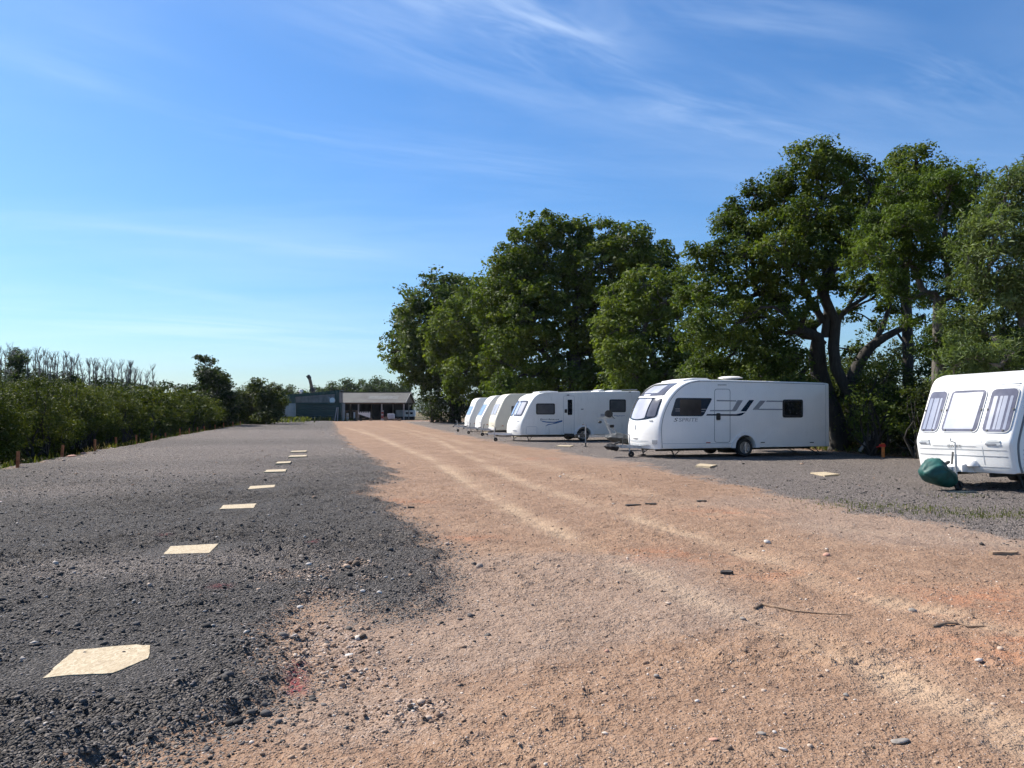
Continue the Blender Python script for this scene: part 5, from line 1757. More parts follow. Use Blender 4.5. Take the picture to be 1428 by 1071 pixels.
for (x0, x1, h_, zt) in ((1.25, 2.4, 0.09, 2.495), (4.55, 5.0, 0.12, 2.56), (5.35, 6.0, 0.08, 2.58)):
    MB().prism([(x0, zt - 0.10), (x0 + 0.08, zt + h_ * 0.5), (x0 + (x1 - x0) * .5, zt + h_), (x1 - 0.06, zt + h_ * 0.7), (x1, zt - 0.10)], 0.6, 1.6).build('rooflight', M['trim_white'], B.root)

# ------------------------------------------------------------------ three older caravans behind
qC = zz(640, 535, 12.6)


def old_van(label, pN, dN, rz, seam, roof_z, Lr, W, mat, wx, winmat, glass_z, win, side_win=None, skirt=True, bow=0.14, alloy=False):
    N = at(pN, 600, dN)[:2]
    prof = [tuple(side_of(N, rz, *qC(*p))) for p in seam]
    z0 = 0.36
    dz = roof_z - prof[-1][1]
    prof = [(p[0], p[1] + dz * (i / (len(prof) - 1))) for i, p in enumerate(prof)]
    prof[0] = (prof[0][0], z0)
    prof += [(Lr - 0.2, roof_z + 0.02), (Lr, roof_z), (Lr + 0.02, roof_z - 0.1), (Lr - 0.02, z0)]
    c = Caravan('caravan', label, N, rz, prof, [None] * (len(seam) - 1) + [0.25, 0.05, 0.05, 0.05, 0], W, z0, [wx], 0.30, bow=bow, edge=0.07, mat=mat)
    c.running_gear(hitch=0.95, jockey=(0.3, 0.0), drawbar_mat='galv', spokes=5)
    for (a_, b_) in win:
        f_ = c.fpatch('front_window', a_, b_, glass_z[0], glass_z[1], M['grey_trim'], off=0.012, rc=0.10)
        c.fpatch('pane', a_ + 0.05, b_ - 0.05, glass_z[0] + 0.06, glass_z[1] - 0.06, M[winmat], off=0.018, rc=0.07, parent=f_)
    c.fpatch('locker_seam', 0.3, W - 0.3, 0.80, 0.812, M['grey_trim'], off=0.004, rc=0.004, nu=8, nv=2)
    c.fpatch('bumper', 0.12, W - 0.12, z0 + 0.03, z0 + 0.16, M['trim_white'], off=0.03, rc=0.05, nu=8, nv=3)
    for (x0, x1, za, zb_) in (side_win or []):
        w_ = c.plate('window', rect((x0, za), (x1, zb_)), M['black_plastic'], 0.014, radius=0.08)
        c.plate('pane', rect((x0 + .05, za + .05), (x1 - .05, zb_ - .05)), M['glass_dark'], 0.018, radius=0.05, parent=w_)
    c.outline('door', rect((2.2, 0.45), (2.85, 2.15)), M['seam'], 0.014, 0.003, radius=0.08)
    MB().prism([(2.6, roof_z - 0.03), (2.65, roof_z + 0.09), (3.4, roof_z + 0.09), (3.45, roof_z - 0.03)], 0.6, 1.5).build('rooflight', M['trim_white'], c.root)
    for xx in (Lr - 0.3, 0.3):
        c.plate('marker_light', rect((xx, 0.62), (xx + 0.12, 0.66)), M['red_lens' if xx > 1 else 'amber_lens'], 0.014)
    return c


Cv = old_van('cream older caravan, half hidden behind the long weathered caravan', 693, 46.8, R(12), [(645, 745), (640, 700), (650, 640), (700, 500), (765, 350), (810, 260), (850, 215), (900, 185)], 2.60, 5.6, 2.15, 'van_cream', 3.0, 'blind', (1.30, 2.0), [(0.25, 0.78), (0.86, 1.9)], [(0.9, 1.7, 1.25, 1.85)])
Dv = old_van('off-white older caravan with a green lower panel edge, middle one of the three older caravans', 672, 51.0, R(12), [(392, 722), (385, 690), (400, 620), (450, 520), (510, 410), (560, 325), (600, 270), (660, 225)], 2.58, 5.6, 2.15, 'van_old', 3.0, 'blind_blue', (1.22, 2.02), [(0.22, 1.93)], [(1.1, 1.75, 1.2, 1.95)])
Ev = old_van('white older caravan farthest down the row, left one of the three older caravans', 655, 56.5, R(12), [(188, 702), (182, 660), (195, 590), (230, 500), (275, 400), (305, 305), (330, 255), (375, 222)], 2.52, 5.2, 2.12, 'van_old', 2.8, 'blind_blue', (1.22, 1.92), [(0.2, 1.92)])
Cv.root['label'] = 'cream older caravan, half hidden behind the long weathered caravan'
Dv.root['label'] = 'off-white older caravan with pale front window, between the cream one and the farthest one'

# ------------------------------------------------------------------ the nearest caravan at the right edge
rzR = R(22)
uR = np.array([math.cos(rzR), math.sin(rzR)]); vR = np.array([-math.sin(rzR), math.cos(rzR)])
WR = 2.10
F_pt = at(1281, 655, 16.4)[:2]
R_N = F_pt - vR * WR
zR = 0.36
profR = [(0.06, zR), (0.02, 0.50), (-0.03, 0.78), (-0.06, 0.96), (0.00, 1.10), (0.20, 1.56), (0.40, 2.02), (0.47, 2.16), (0.58, 2.28), (0.80, 2.355), (1.2, 2.375), (5.2, 2.36), (5.4, 2.33), (5.45, 2.2), (5.42, zR)]
Rv = Caravan('caravan', 'white older caravan with three front windows, nearest the camera and cut by the right edge', R_N, rzR, profR, [0, None, None, 0.10, 0.10, None, None, None, None, None, 0.15, 0.08, 0.05, 0.05, 0], WR, zR, [2.9], 0.31, bow=0.10, bow_pow=3.0, edge=0.06, mat='van_white', roll=R(-1.0))
Rv.running_gear(hitch=0.62, jockey=(0.28, -0.1), drawbar_mat='trim_white', jock_h=0.75)
Rv.arch(2.9, M['trim_white'])
for (a_, b_, a2, b2, bl) in ((0.07, 0.60, 0.07, 0.59, 'stripe'), (0.67, 1.49, 0.66, 1.46, 'plain'), (1.55, 2.03, 1.53, 2.00, 'stripe')):
    f_ = Rv.fpatch('front_window', a_, b_, 1.13, 2.00, M['grey_trim'], off=0.016, rc=0.10, ya2=a2, yb2=b2)
    p_ = Rv.fpatch('pane', a_ + 0.022, b_ - 0.022, 1.152, 1.978, M['glass_lilac'], off=0.021, rc=0.085, parent=f_, ya2=a2 + 0.022, yb2=b2 - 0.022)
    if bl == 'plain':
        Rv.fpatch('blind', a_ + 0.10, b_ - 0.07, 1.20, 1.93, M['blind_lilac'], off=0.024, rc=0.02, parent=f_, ya2=a2 + 0.08, yb2=b2 - 0.07)
    else:
        n_ = 4
        for k in range(n_):
            y0_ = a_ + 0.08 + (b_ - a_ - 0.16) * k / n_
            Rv.fpatch('curtain', y0_, y0_ + 0.050 + 0.03 * (k % 2), 1.19, 1.84, M['blind_lilac'], off=0.024, rc=0.01, parent=f_, nu=2)
    for yy in (a_ + 0.12, b_ - 0.12):
        Rv.fpatch('window_catch', yy - 0.018, yy + 0.018, 1.16, 1.19, M['dark_steel'], off=0.032, rc=0.008, parent=f_, nu=2, nv=2)
    for yy in (a_ + 0.03, b_ - 0.03):
        Rv.fpatch('window_catch', yy - 0.014, yy + 0.014, 1.56, 1.60, M['dark_steel'], off=0.032, rc=0.008, parent=f_, nu=2, nv=2)
Rv.fpatch('awning_rail', 0.10, 2.0, 2.075, 2.10, M['pale_vinyl'], off=0.014, rc=0.005, nu=12, nv=2)
Rv.fpatch('awning_rail', 0.10, 2.0, 2.035, 2.045, M['grey_trim'], off=0.006, rc=0.003, nu=12, nv=2)
for (za, zb_, m_) in ((0.795, 0.808, 'grey_trim'), (0.675, 0.690, 'silver_vinyl'), (0.47, 0.485, 'grey_trim')):
    Rv.fpatch('belt_line', 0.10, 2.0, za, zb_, M[m_], off=0.004, rc=0.003, nu=12, nv=2)
for (a_, b_) in ((0.66, 0.98), (1.26, 1.62)):
    Rv.fpatch('belt_line', a_, b_, 0.862, 0.870, M['grey_trim'], off=0.005, rc=0.002, nu=4, nv=2)
for (ya_, yb_, za, zb_) in ((0.535, 0.545, 0.52, 1.0), (1.685, 1.693, 0.86, 1.0), (0.535, 1.69, 0.995, 1.004), (0.7, 1.69, 0.525, 0.533)):
    Rv.fpatch('locker_seam', ya_, yb_, za, zb_, M['pale_vinyl' if zb_ > .99 else 'grey_trim'], off=0.004, rc=0.002, nu=4, nv=3)
for yc, sg in ((0.33, 1), (1.84, 1)):
    lc = Rv.fpatch('light_cluster', yc - 0.16, yc + 0.16, 0.895, 1.005, M['pale_vinyl'], off=0.010, rc=0.05, ya2=yc - 0.10, yb2=yc + 0.10)
    Rv.fpatch('lens', yc - 0.13, yc + 0.10, 0.955, 0.992, M['clear_lens'], off=0.016, rc=0.015, parent=lc, nu=4, nv=3)
    Rv.fpatch('lens', yc - 0.06, yc + 0.14, 0.903, 0.935, M['silver_vinyl'], off=0.016, rc=0.012, parent=lc, nu=4, nv=3)


def front_text(c, string, y_mid, z_, size, width, mat):
    o = c.text('front_lettering', string, 0, 0, size, mat, width=width)
    p = c.surf(y_mid, z_)
    dz = c.surf(y_mid, z_ + 0.04) - c.surf(y_mid, z_ - 0.04)
    tilt = math.atan2(dz[0], dz[2])
    o.rotation_mode = 'XYZ'
    # text runs from the far side towards the near side as seen from the front
    ex = Vector((0, -1, 0)); ez = Vector((dz[0], 0, dz[2])).normalized(); en = ex.cross(ez)
    mt = Matrix((ex, ez, en)).transposed().to_4x4()
    mt.translation = Vector((p[0] - 0.008, y_mid + width / 2, z_))
    o.matrix_local = mt
    return o


front_text(Rv, 'SWIFT', 1.12, 0.835, 0.085, 0.30, M['seam'])
# lower locker step and bumper
MB().prism([(-0.30, 0.37), (-0.30, 0.50), (-0.05, 0.56), (0.1, 0.56), (0.1, 0.37)], 0.85, 1.42).build('gas_locker_step', M['trim_white'], Rv.root)
MB().lathe([(0.001, 0.05), (0.11, 0.03), (0.14, -0.02), (0.14, -0.08)], (-0.05, 0.80, 0.56), 'Z', 20).build('step_cap', M['trim_white'], Rv.root, 40)
Rv.outline('corner_seam', [(0.20, zR + .02), (0.13, 0.55), (0.10, 0.92), (0.34, 1.50), (0.60, 2.06)], M['seam'], 0.05, 0.010, closed=False, radius=0.15)
Rv.plate('side_skirt', rect((0.25, zR + 0.01), (2.35, zR + 0.14)), M['grey_trim'], 0.012)
for za in (0.62, 0.72, 0.80):
    Rv.plate('belt_line', rect((0.25, za), (2.4, za + 0.02)), M['pale_vinyl'], 0.005)
w_ = Rv.plate('window', rect((0.95, 1.15), (2.0, 1.85)), M['black_plastic'], 0.014, radius=0.1)
Rv.plate('pane', rect((1.0, 1.20), (1.95, 1.80)), M['glass_side'], 0.018, radius=0.07, parent=w_)
for k in range(3):
    Rv.plate('side_lettering', rect((0.42, 0.98 + k * 0.06), (0.80, 1.01 + k * 0.06)), M['grey_trim'], 0.005)


# ------------------------------------------------------------------ the green cover over its hitch
def hitch_cover(name, label, mat, loc, rz, sx, sy, sz, seed):
    """cloth bag: peaked, pulled down over the coupling, with folds"""
    n, mrows = 64, 30
    V, fs = [], []
    for i in range(mrows + 1):
        t = i / mrows
        for k in range(n):
            a = 2 * math.pi * k / n
            rad = min(1.0, (t * 1.7) ** 0.8 + 0.03) if t < 0.6 else 1.0 - 0.30 * ((t - 0.6) / 0.4) ** 1.4
            crease = 1 - abs(math.sin(2.5 * a + seed + 1.2 * t))
            fold = 1 + 0.11 * crease ** 2 * min(t * 2, 1) + 0.04 * math.sin(11 * a + 2.1 * seed + 4 * t) * t
            nz_ = float(vnoise(np.array([3 * math.cos(a) + seed * 5]), np.array([3 * math.sin(a) + 4 * t]))[0])
            fold += 0.16 * nz_
            x_ = sx * rad * fold * math.cos(a) - sx * 0.22 * (1 - t) ** 1.5
            y_ = sy * rad * fold * math.sin(a)
            z_ = sz * (1 - t) ** 0.85 + 0.10 * sz * crease * (1 - t) * t * 4 * 0.5 - 0.16 * sz * t * math.cos(a + 0.3) + 0.05 * nz_ * t
            V.append((x_, y_, z_))
    for i in range(mrows):
        for k in range(n):
            k2 = (k + 1) % n
            fs.append((i * n + k, i * n + k2, (i + 1) * n + k2, (i + 1) * n + k))
    o = MB().add(V, fs).build(name, mat, None, 70)
    sd_ = o.modifiers.new('thickness', 'SOLIDIFY'); sd_.thickness = 0.006
    o.location = loc
    o.rotation_euler = (0, 0, rz)
    return tag(o, label, 'cover')


M['green_cloth'] = paint('green_cloth', (0.008, 0.075, 0.062), 0.6, var=0.25, scale=7, bump=0.02)
M['black_cloth'] = paint('black_cloth', (0.016, 0.016, 0.017), 0.7, var=0.25, scale=7, bump=0.02)
M['grey_cloth'] = paint('grey_cloth', (0.06, 0.062, 0.06), 0.6, var=0.25, scale=7, bump=0.03)
hx = R_N + uR * (-Rv.bow - 0.62) + vR * (WR / 2)
prof_c = round_poly([(-0.14, 0.66), (-0.30, 0.56), (-0.42, 0.42), (-0.40, 0.30), (-0.30, 0.20), (-0.05, 0.12), (0.18, 0.07), (0.38, 0.10), (0.43, 0.19), (0.34, 0.32), (0.22, 0.41), (0.04, 0.50), (-0.06, 0.62)], [0.03] + [0.06] * 12, 4, closed=True)
Pc = np.array(prof_c)
cen = np.array([-0.02, 0.30])
Vc, Fc_ = [], []
NS = 25
for k in range(NS):
    f = -1 + 2 * k / (NS - 1)
    s_ = max(1 - abs(f) ** 2.6, 0.0) ** 0.55
    for q in Pc:
        a = math.atan2(q[1] - 0.74, q[0] + 0.14)
        cre = (1 - abs(math.sin(4.2 * a + 2.0 * f))) ** 3
        nz_ = float(vnoise(np.array([q[0] * 9 + 3 * f]), np.array([q[1] * 9 + 40 + 2.2 * f]))[0])
        m_ = s_ * (1 + 0.06 * cre - 0.02 + 0.10 * nz_)
        tip = 0.12 * (1 - s_) * np.array([-0.5, 1.0])
        pp = cen + tip + (q - cen) * m_
        Vc.append((pp[0], f * 0.27 * (1 + 0.08 * nz_), pp[1]))
nP = len(Pc)
for k in range(NS - 1):
    for i_ in range(nP):
        j_ = (i_ + 1) % nP
        Fc_.append((k * nP + i_, k * nP + j_, (k + 1) * nP + j_, (k + 1) * nP + i_))
cov = MB().add(Vc, Fc_).build('hitch_cover', M['green_cloth'], None, 50)
cov.location = (hx[0] + 0.02, hx[1], gz_at(hx[0], hx[1]) - 0.02)
cov.rotation_euler = (0, 0, rzR)
tag(cov, 'dark green cloth cover pulled over the hitch of the nearest caravan', 'cover')
ha = A_N + uA * (-A.bow - 0.92) + np.array([-math.sin(rzA), math.cos(rzA)]) * (A.W / 2)
hitch_cover('hitch_cover', 'black cover over the hitch of the middle caravan', M['black_cloth'], (ha[0], ha[1], 0.24), rzA, 0.26, 0.20, 0.24, 0.4)


# ------------------------------------------------------------------ boat trailer between the two caravans
def boat_trailer():
    p0 = G(805, 622.5)
    root = empty('boat_trailer', (p0[0], p0[1], 0.0), R(8))
    tag(root, 'empty galvanised boat trailer with upright winch post, between the middle caravan and the weathered one', 'trailer')
    fr = MB()
    fr.bar((0.05, 0, 0.44), (2.2, 0, 0.46), 0.07, 0.10)
    for sg in (-1, 1):
        fr.bar((1.3, sg * 0.08, 0.46), (3.0, sg * 0.75, 0.46), 0.05, 0.09)
        fr.bar((3.0, sg * 0.75, 0.46), (5.6, sg * 0.75, 0.46), 0.05, 0.09)
    for xx in (2.4, 3.4, 4.4, 5.55):
        fr.bar((xx, -0.72, 0.44), (xx, 0.72, 0.44), 0.05, 0.06)
    fr.build('frame', M['galv'], root)
    hd = MB().tube([(-0.10, 0, 0.42), (0.02, 0, 0.44)], [0.06, 0.05], 10).bar((-0.08, 0, 0.50), (0.25, 0, 0.56), 0.06, 0.05).box((0.3, 0, 0.47), (0.4, 0.13, 0.14))
    hd.build('hitch', M['dark_steel'], root)
    j = MB().tube([(0.35, -0.12, 0.12), (0.35, -0.12, 0.95)], 0.026, 8).tube([(0.35, -0.12, 0.93), (0.25, -0.12, 0.97), (0.25, -0.12, 1.07)], 0.013, 6).build('jockey_leg', M['galv'], root, 40)
    MB().tube([(0.35, -0.12, -0.01), (0.35, -0.12, 0.16)], 0.03, 8).box((0.35, -0.12, 0.012), (0.16, 0.16, 0.02)).build('foot', M['dark_steel'], j, 40)
    wp = MB().bar((1.55, 0, 0.48), (1.20, 0, 1.25), 0.07, 0.07).bar((1.9, 0, 0.5), (1.38, 0, 0.98), 0.05, 0.05).bar((1.20, 0, 1.22), (1.6, 0, 1.34), 0.06, 0.06).bar((0.95, 0, 1.22), (1.65, 0, 1.25), 0.045, 0.05)
    wp.build('winch_post', M['galv'], root)
    wn = MB().lathe([(0.02, -0.10), (0.16, -0.10), (0.16, -0.08), (0.07, -0.07), (0.07, 0.07), (0.16, 0.08), (0.16, 0.10), (0.02, 0.10)], (1.42, 0, 1.42), 'Y', 20)
    wn.tube([(1.42, -0.12, 1.42), (1.42, -0.16, 1.42), (1.62, -0.18, 1.22), (1.62, -0.28, 1.22)], 0.014, 6)
    wn.build('winch', M['dark_steel'], root, 40)
    bb = MB().lathe([(0.001, -0.11), (0.06, -0.11), (0.045, 0), (0.06, 0.11), (0.001, 0.11)], (1.02, 0, 1.06), 'Y', 16).box((1.55, -0.02, 0.88), (0.18, 0.10, 0.12)).build('bow_roller', M['rubber'], root, 40)
    for sg in (-1, 1):
        w_ = MB().lathe([(0.12, -0.08), (0.22, -0.085), (0.27, -0.06), (0.28, 0), (0.27, 0.06), (0.22, 0.085), (0.12, 0.08)], (4.2, sg * 0.92, 0.28), 'Y', 24).build('wheel', M['rubber'], root, 40)
        MB().lathe([(0.001, -0.04), (0.10, -0.05), (0.15, -0.07), (0.17, -0.06), (0.17, 0.05), (0.001, 0.05)], (4.2, sg * 0.92, 0.28), 'Y', 20).build('rim', M['galv'], w_, 40)
        MB().prism([(4.2 + 0.36 * math.cos(a), 0.30 + 0.36 * math.sin(a)) for a in [math.pi * k / 10 for k in range(11)]] + [(4.2 + 0.33 * math.cos(a), 0.30 + 0.33 * math.sin(a)) for a in [math.pi * k / 10 for k in range(10, -1, -1)]], sg * 0.92 - 0.11, sg * 0.92 + 0.11).build('mudguard', M['black_plastic'], root)
    MB().tube([(4.2, -0.95, 0.28), (4.2, 0.95, 0.28)], 0.035, 8).build('axle', M['galv'], root, 40)
    MB().box((5.65, 0, 0.50), (0.04, 1.5, 0.14)).build('light_board', M['dark_steel'], root)
    return root


boat_trailer()
# a sheeted bundle lying beside it, in front of the weathered caravan's wheel end
hitch_cover('tarpaulin_bundle', 'grey sheeted bundle left of the bowed nose of the middle caravan', M['grey_cloth'], (*at(866, 612, 30.5)[:2], 0.28), R(10), 0.6, 0.40, 0.42, 2.2)

# ================================================================== FURNITURE OF THE YARD
def mat_fabric():
    m, t, out = new_mat('board')
    tc = t.add('ShaderNodeTexCoord')
    mp = t.add('ShaderNodeMapping', {0: tc.outputs['Object'], 'Scale': (55, 22, 40), 'Rotation': (0, 0, 0.5)})
    v = t.add('ShaderNodeTexVoronoi', {'Vector': mp.outputs[0], 'Scale': 1.6})
    sp = t.add('ShaderNodeSeparateColor', {0: v.outputs['Color']})
    n = t.noise(tc.outputs['Object'], 7.0, 5.0, 0.7)
    c = t.ramp(sp.outputs[0], [(0.0, (0.36, 0.275, 0.165)), (0.5, (0.45, 0.355, 0.225)), (1.0, (0.54, 0.445, 0.305))])
    c = t.mix(t.math('MULTIPLY', t.smooth(n, 0.45, 0.8), 0.55), c, (0.36, 0.27, 0.18))
    g2 = t.noise(tc.outputs['Object'], 70.0, 2.0)
    c = t.mix(t.smooth(g2, 0.66, 0.76), c, (0.06, 0.055, 0.05))
    b = t.add('ShaderNodeBsdfPrincipled', {'Base Color': c, 'Roughness': 0.85})
    bp = t.add('ShaderNodeBump', {'Strength': 0.4, 'Distance': 0.003, 'Height': sp.outputs[1]})
    t.l.new(bp.outputs[0], b.inputs['Normal'])
    t.l.new(b.outputs[0], out.inputs[0])
    return m


M['board'] = mat_fabric()


def pitch_board(corners, label, group=None, lift=0.028):
    """cream chipboard square let into the chippings; corners as pixels of the photograph"""
    C0 = [G(a, b) for a, b in corners]
    size = max(np.linalg.norm(C0[0] - q) for q in C0)
    P = []
    for i, q in enumerate(C0):                       # edges a little chipped
        q2 = C0[(i + 1) % len(C0)]
        m_ = max(2, int(np.linalg.norm(q2 - q) / 0.05)) if C0[0][1] < 14 else 2
        for k in range(m_):
            P.append(q + (q2 - q) * k / m_ + rng.normal(0, 0.0045, 3) * np.array([1, 1, 0]) * (k > 0))
    c = np.mean(P, axis=0)
    zb = float(np.mean(height(np.array([p[0] for p in P] + [c[0]]), np.array([p[1] for p in P] + [c[1]])))) - 0.006
    if c[1] > 16:
        zb = float(np.max(height(np.array([p[0] for p in P]), np.array([p[1] for p in P])))) + 0.012
    n = len(P)
    V = [(p[0] - c[0], p[1] - c[1], 0.012) for p in P] + [(p[0] - c[0], p[1] - c[1], -0.06) for p in P]
    fs = [tuple(range(n)), tuple(range(2 * n - 1, n - 1, -1))] + [(k, k + n, (k + 1) % n + n, (k + 1) % n) for k in range(n)]
    o = MB().add(V, fs).build('pitch_board', M['board'])
    o.location = (c[0], c[1], zb)
    return tag(o, label, 'board', group)


GB = 'cream boards marking pitches in the chippings'
pitch_board([(59, 961), (98, 956), (157, 953), (170, 948), (206, 932), (209, 913), (190, 912), (104, 920)], 'nearest cream board, its lower right corner torn away, flush in the dark chippings', GB)
pitch_board([(228, 779.5), (291, 777.5), (305, 764.5), (238, 768)], 'second cream board from the camera in the left line of boards', GB)
pitch_board([(307, 714.5), (353, 713), (358, 706.5), (311, 709)], 'third cream board from the camera in the left line of boards', GB)
pitch_board([(345, 687), (382, 684), (384, 680.5), (349, 682.5)], 'fourth cream board from the camera in the left line of boards', GB)
pitch_board([(368, 663.5), (398, 662.5), (400, 659.2), (372, 660.2)], 'fifth cream board from the camera in the left line of boards', GB)
pitch_board([(384, 651.5), (404, 650.6), (406, 648.2), (387, 649.0)], 'sixth cream board from the camera in the left line of boards', GB)
pitch_board([(402, 641.5), (427, 640.7), (428, 638.6), (405, 639.3)], 'seventh cream board from the camera in the left line of boards', GB)
pitch_board([(405, 633.6), (427, 633.2), (428, 631.6), (407, 632.0)], 'eighth cream board, near the far end of the left line of boards', GB)
pitch_board([(970, 651.5), (990, 653), (1000, 650.5), (976, 648.6)], 'cream board in the gravel in front of the middle caravan door', GB)
pitch_board([(1130, 660.5), (1150, 664.5), (1171, 662.5), (1150, 659.5)], 'cream board in the gravel right of the middle caravan', GB)
pitch_board([(1318, 684.8), (1330, 687), (1364, 685.6), (1352, 683.8)], 'cream board just beneath the hitch of the nearest caravan', GB)
for i, (a_, b_, w_) in enumerate(((775, 623, 14), (712, 609, 9), (672, 603, 8))):
    pitch_board([(a_, b_), (a_ + w_ * 1.4, b_ + 0.6), (a_ + w_ * 1.8, b_ - 0.9), (a_ + w_ * .4, b_ - 1.4)], ('cream board in the gravel in front of the long weathered caravan', 'cream board by the jockey wheel of the long weathered caravan', 'cream board in front of the older caravans at the far end of the row')[i], GB)

# stakes along the left edge
M['rusty_wood'] = paint('rusty_wood', (0.36, 0.125, 0.050), 0.85, var=0.35, scale=9)
M['orange_wood'] = paint('orange_wood', (0.60, 0.20, 0.05), 0.8, var=0.25, scale=9)
M['red_dull'] = paint('red_dull', (0.26, 0.045, 0.035), 0.7, var=0.25, scale=6)
M['red_tape'] = paint('red_tape', (0.50, 0.03, 0.02), 0.6)
posts = [(24.5, 655, 23), (86, 639.5, 19), (132, 629.5, 17), (162, 623.5, 15), (190, 618, 14), (211, 614.5, 12), (217, 613, 8), (231, 610.5, 9), (251, 607, 11), (264, 604.8, 9), (275, 602.6, 9), (285, 601, 8), (300, 598, 8), (312, 596.6, 7), (325, 595.5, 6.5), (335, 594.5, 6)]
for i, (a_, b_, hp) in enumerate(posts):
    g = G(a_, b_)
    h_ = hp * g[1] / F_PX
    wd = 0.038
    mb = MB()
    mb.add([(-wd, -wd * .7, -0.2), (wd, -wd * .7, -0.2), (wd, wd * .7, -0.2), (-wd, wd * .7, -0.2), (-wd, -wd * .7, h_ - 0.015), (wd, -wd * .7, h_), (wd, wd * .7, h_ - 0.01), (-wd, wd * .7, h_ - 0.02)],
           [(0, 3, 2, 1), (4, 5, 6, 7), (0, 1, 5, 4), (1, 2, 6, 5), (2, 3, 7, 6), (3, 0, 4, 7)])
    o = bevel_obj(mb.build('stake', M['rusty_wood']), 0.008)
    o.location = (g[0], g[1], gz_at(g[0], g[1]))
    o.rotation_euler = (random.uniform(-.06, .06), random.uniform(-.06, .06), random.uniform(-.3, .3))
    if i == 0: lb = 'nearest rust-brown wooden stake at the edge of the chippings, far left'
    elif i == 1: lb = 'thick rust-brown stake, second along the left edge of the chippings'
    elif i == 2: lb = 'rust-brown stake, third along the left edge of the chippings'
    elif i == 3: lb = 'rust-brown stake, fourth along the left edge of the chippings'
    else: lb = 'short rust-brown stake farther along the left edge, at the foot of the hedge'
    tag(o, lb, 'stake', 'wooden stakes along the left edge of the yard')
g = G(1231.5, 638)
hp = 20 * g[1] / F_PX
post = empty('marker_post', (g[0], g[1], gz_at(g[0], g[1])))
tag(post, 'orange wooden marker post by the hedgerow left of the nearest caravan', 'post')
bevel_obj(MB().box((0, 0, hp / 2 - 0.1), (0.085, 0.085, hp + 0.2)).build('post', M['orange_wood'], post), 0.006)
MB().box((-0.03, -0.02, hp - 0.08), (0.17, 0.10, 0.09)).bar((-0.10, -0.02, hp - 0.10), (-0.22, 0, hp - 0.14), 0.03, 0.03).build('red_tape', M['red_tape'], post)
# pale broken branch leaning in the hedgerow
M['dead_wood'] = bark_mat('dead_wood', (0.30, 0.27, 0.24))
P = [at(1199, 629, 26.9), at(1207, 617, 27.0), at(1216, 609, 27.2), at(1222, 596, 27.6), at(1226, 588, 27.9)]
c0 = P[0].copy()
o = MB().tube([p - c0 for p in P], [0.06, 0.055, 0.05, 0.035, 0.02], 7).tube([P[2] - c0, P[2] - c0 + np.array([-0.25, 0.1, 0.25])], [0.025, 0.012], 5).build('broken_branch', M['dead_wood'], None, 60)
o.location = c0
tag(o, 'pale broken branch leaning into the hedgerow beside the orange post', 'branch')
# pale spoil stones along the ditch
for i, (a_, b_, s_, lb) in enumerate(((100, 637, .40, 'pale pinkish slab lying between the second and third stakes'), (118, 633, .30, 'smaller pinkish slab just before the third stake'), (139, 629, .28, 'pale stone right beside the third stake'),
                                      (155, 625, .30, 'pale stone just before the fourth stake'), (188, 617, .45, 'pale slab under the fifth stake'), (217, 612, .3, 'pale stone beyond the sixth stake'), (240, 608, .5, 'pale slab along the ditch near the ninth stake'))):
    g = G(a_, b_)
    one_stone(a_, b_, s_, M['stone_pink' if i in (0, 1, 4) else 'stone_pale'], lb, 'pale stones along the left ditch', 0.35, stretch=1.6)

# ================================================================== BARNS
M['fibre_roof'] = None


def sheet_mat(name, col, period, axis=0, var=0.15, rough=0.7, stain=0.4, stain_col=(0.1, 0.1, 0.09)):
    """profiled sheeting: ribs as relief, weathered in long streaks"""
    m, t, out = new_mat(name)
    tc = t.add('ShaderNodeTexCoord')
    sp = t.add('ShaderNodeSeparateXYZ', {0: tc.outputs['Object']})
    wv = t.math('SINE', t.math('MULTIPLY', sp.outputs[axis], 2 * math.pi / period))
    n = t.noise(tc.outputs['Object'], 0.6, 5.0, 0.65)
    mp = t.add('ShaderNodeMapping', {0: tc.outputs['Object'], 'Scale': (2.5, 2.5, 0.25) if axis == 0 else (0.25, 2.5, 2.5)})
    s2 = t.noise(mp.outputs[0], 1.2, 4.0, 0.6)
    c = t.mix(t.smooth(n, 0.3, 0.7), tuple(x * (1 - var) for x in col), tuple(x * (1 + var) for x in col))
    c = t.mix(t.math('MULTIPLY', t.smooth(s2, 0.45, 0.8), stain), c, stain_col)
    b = t.add('ShaderNodeBsdfPrincipled', {'Base Color': c, 'Roughness': rough})
    bp = t.add('ShaderNodeBump', {'Strength': 0.8, 'Distance': 0.03, 'Height': wv})
    t.l.new(bp.outputs[0], b.inputs['Normal'])
    t.l.new(b.outputs[0], out.inputs[0])
    return m


M['fibre_roof'] = sheet_mat('fibre_roof', (0.088, 0.082, 0.074), 0.3, 0, 0.25, 0.85, 0.5, (0.13, 0.13, 0.09))
M['roof_pale'] = sheet_mat('roof_pale', (0.13, 0.13, 0.127), 0.3, 0, 0.15, 0.85, 0.4)
M['green_sheet'] = sheet_mat('green_sheet', (0.008, 0.045, 0.040), 0.25, 0, 0.2, 0.5, 0.25, (0.02, 0.02, 0.02))
M['green_ribs'] = sheet_mat('green_ribs', (0.007, 0.040, 0.038), 0.35, 2, 0.2, 0.5, 0.25, (0.02, 0.02, 0.02))
M['old_boards'] = sheet_mat('old_boards', (0.24, 0.215, 0.195), 0.22, 0, 0.3, 0.9, 0.6, (0.09, 0.08, 0.07))
M['grey_sheet'] = sheet_mat('grey_sheet', (0.30, 0.34, 0.36), 0.22, 0, 0.12, 0.5, 0.3)
M['timber'] = paint('timber', (0.17, 0.125, 0.09), 0.85, var=0.3, scale=4, stretch=(6, 6, .8))
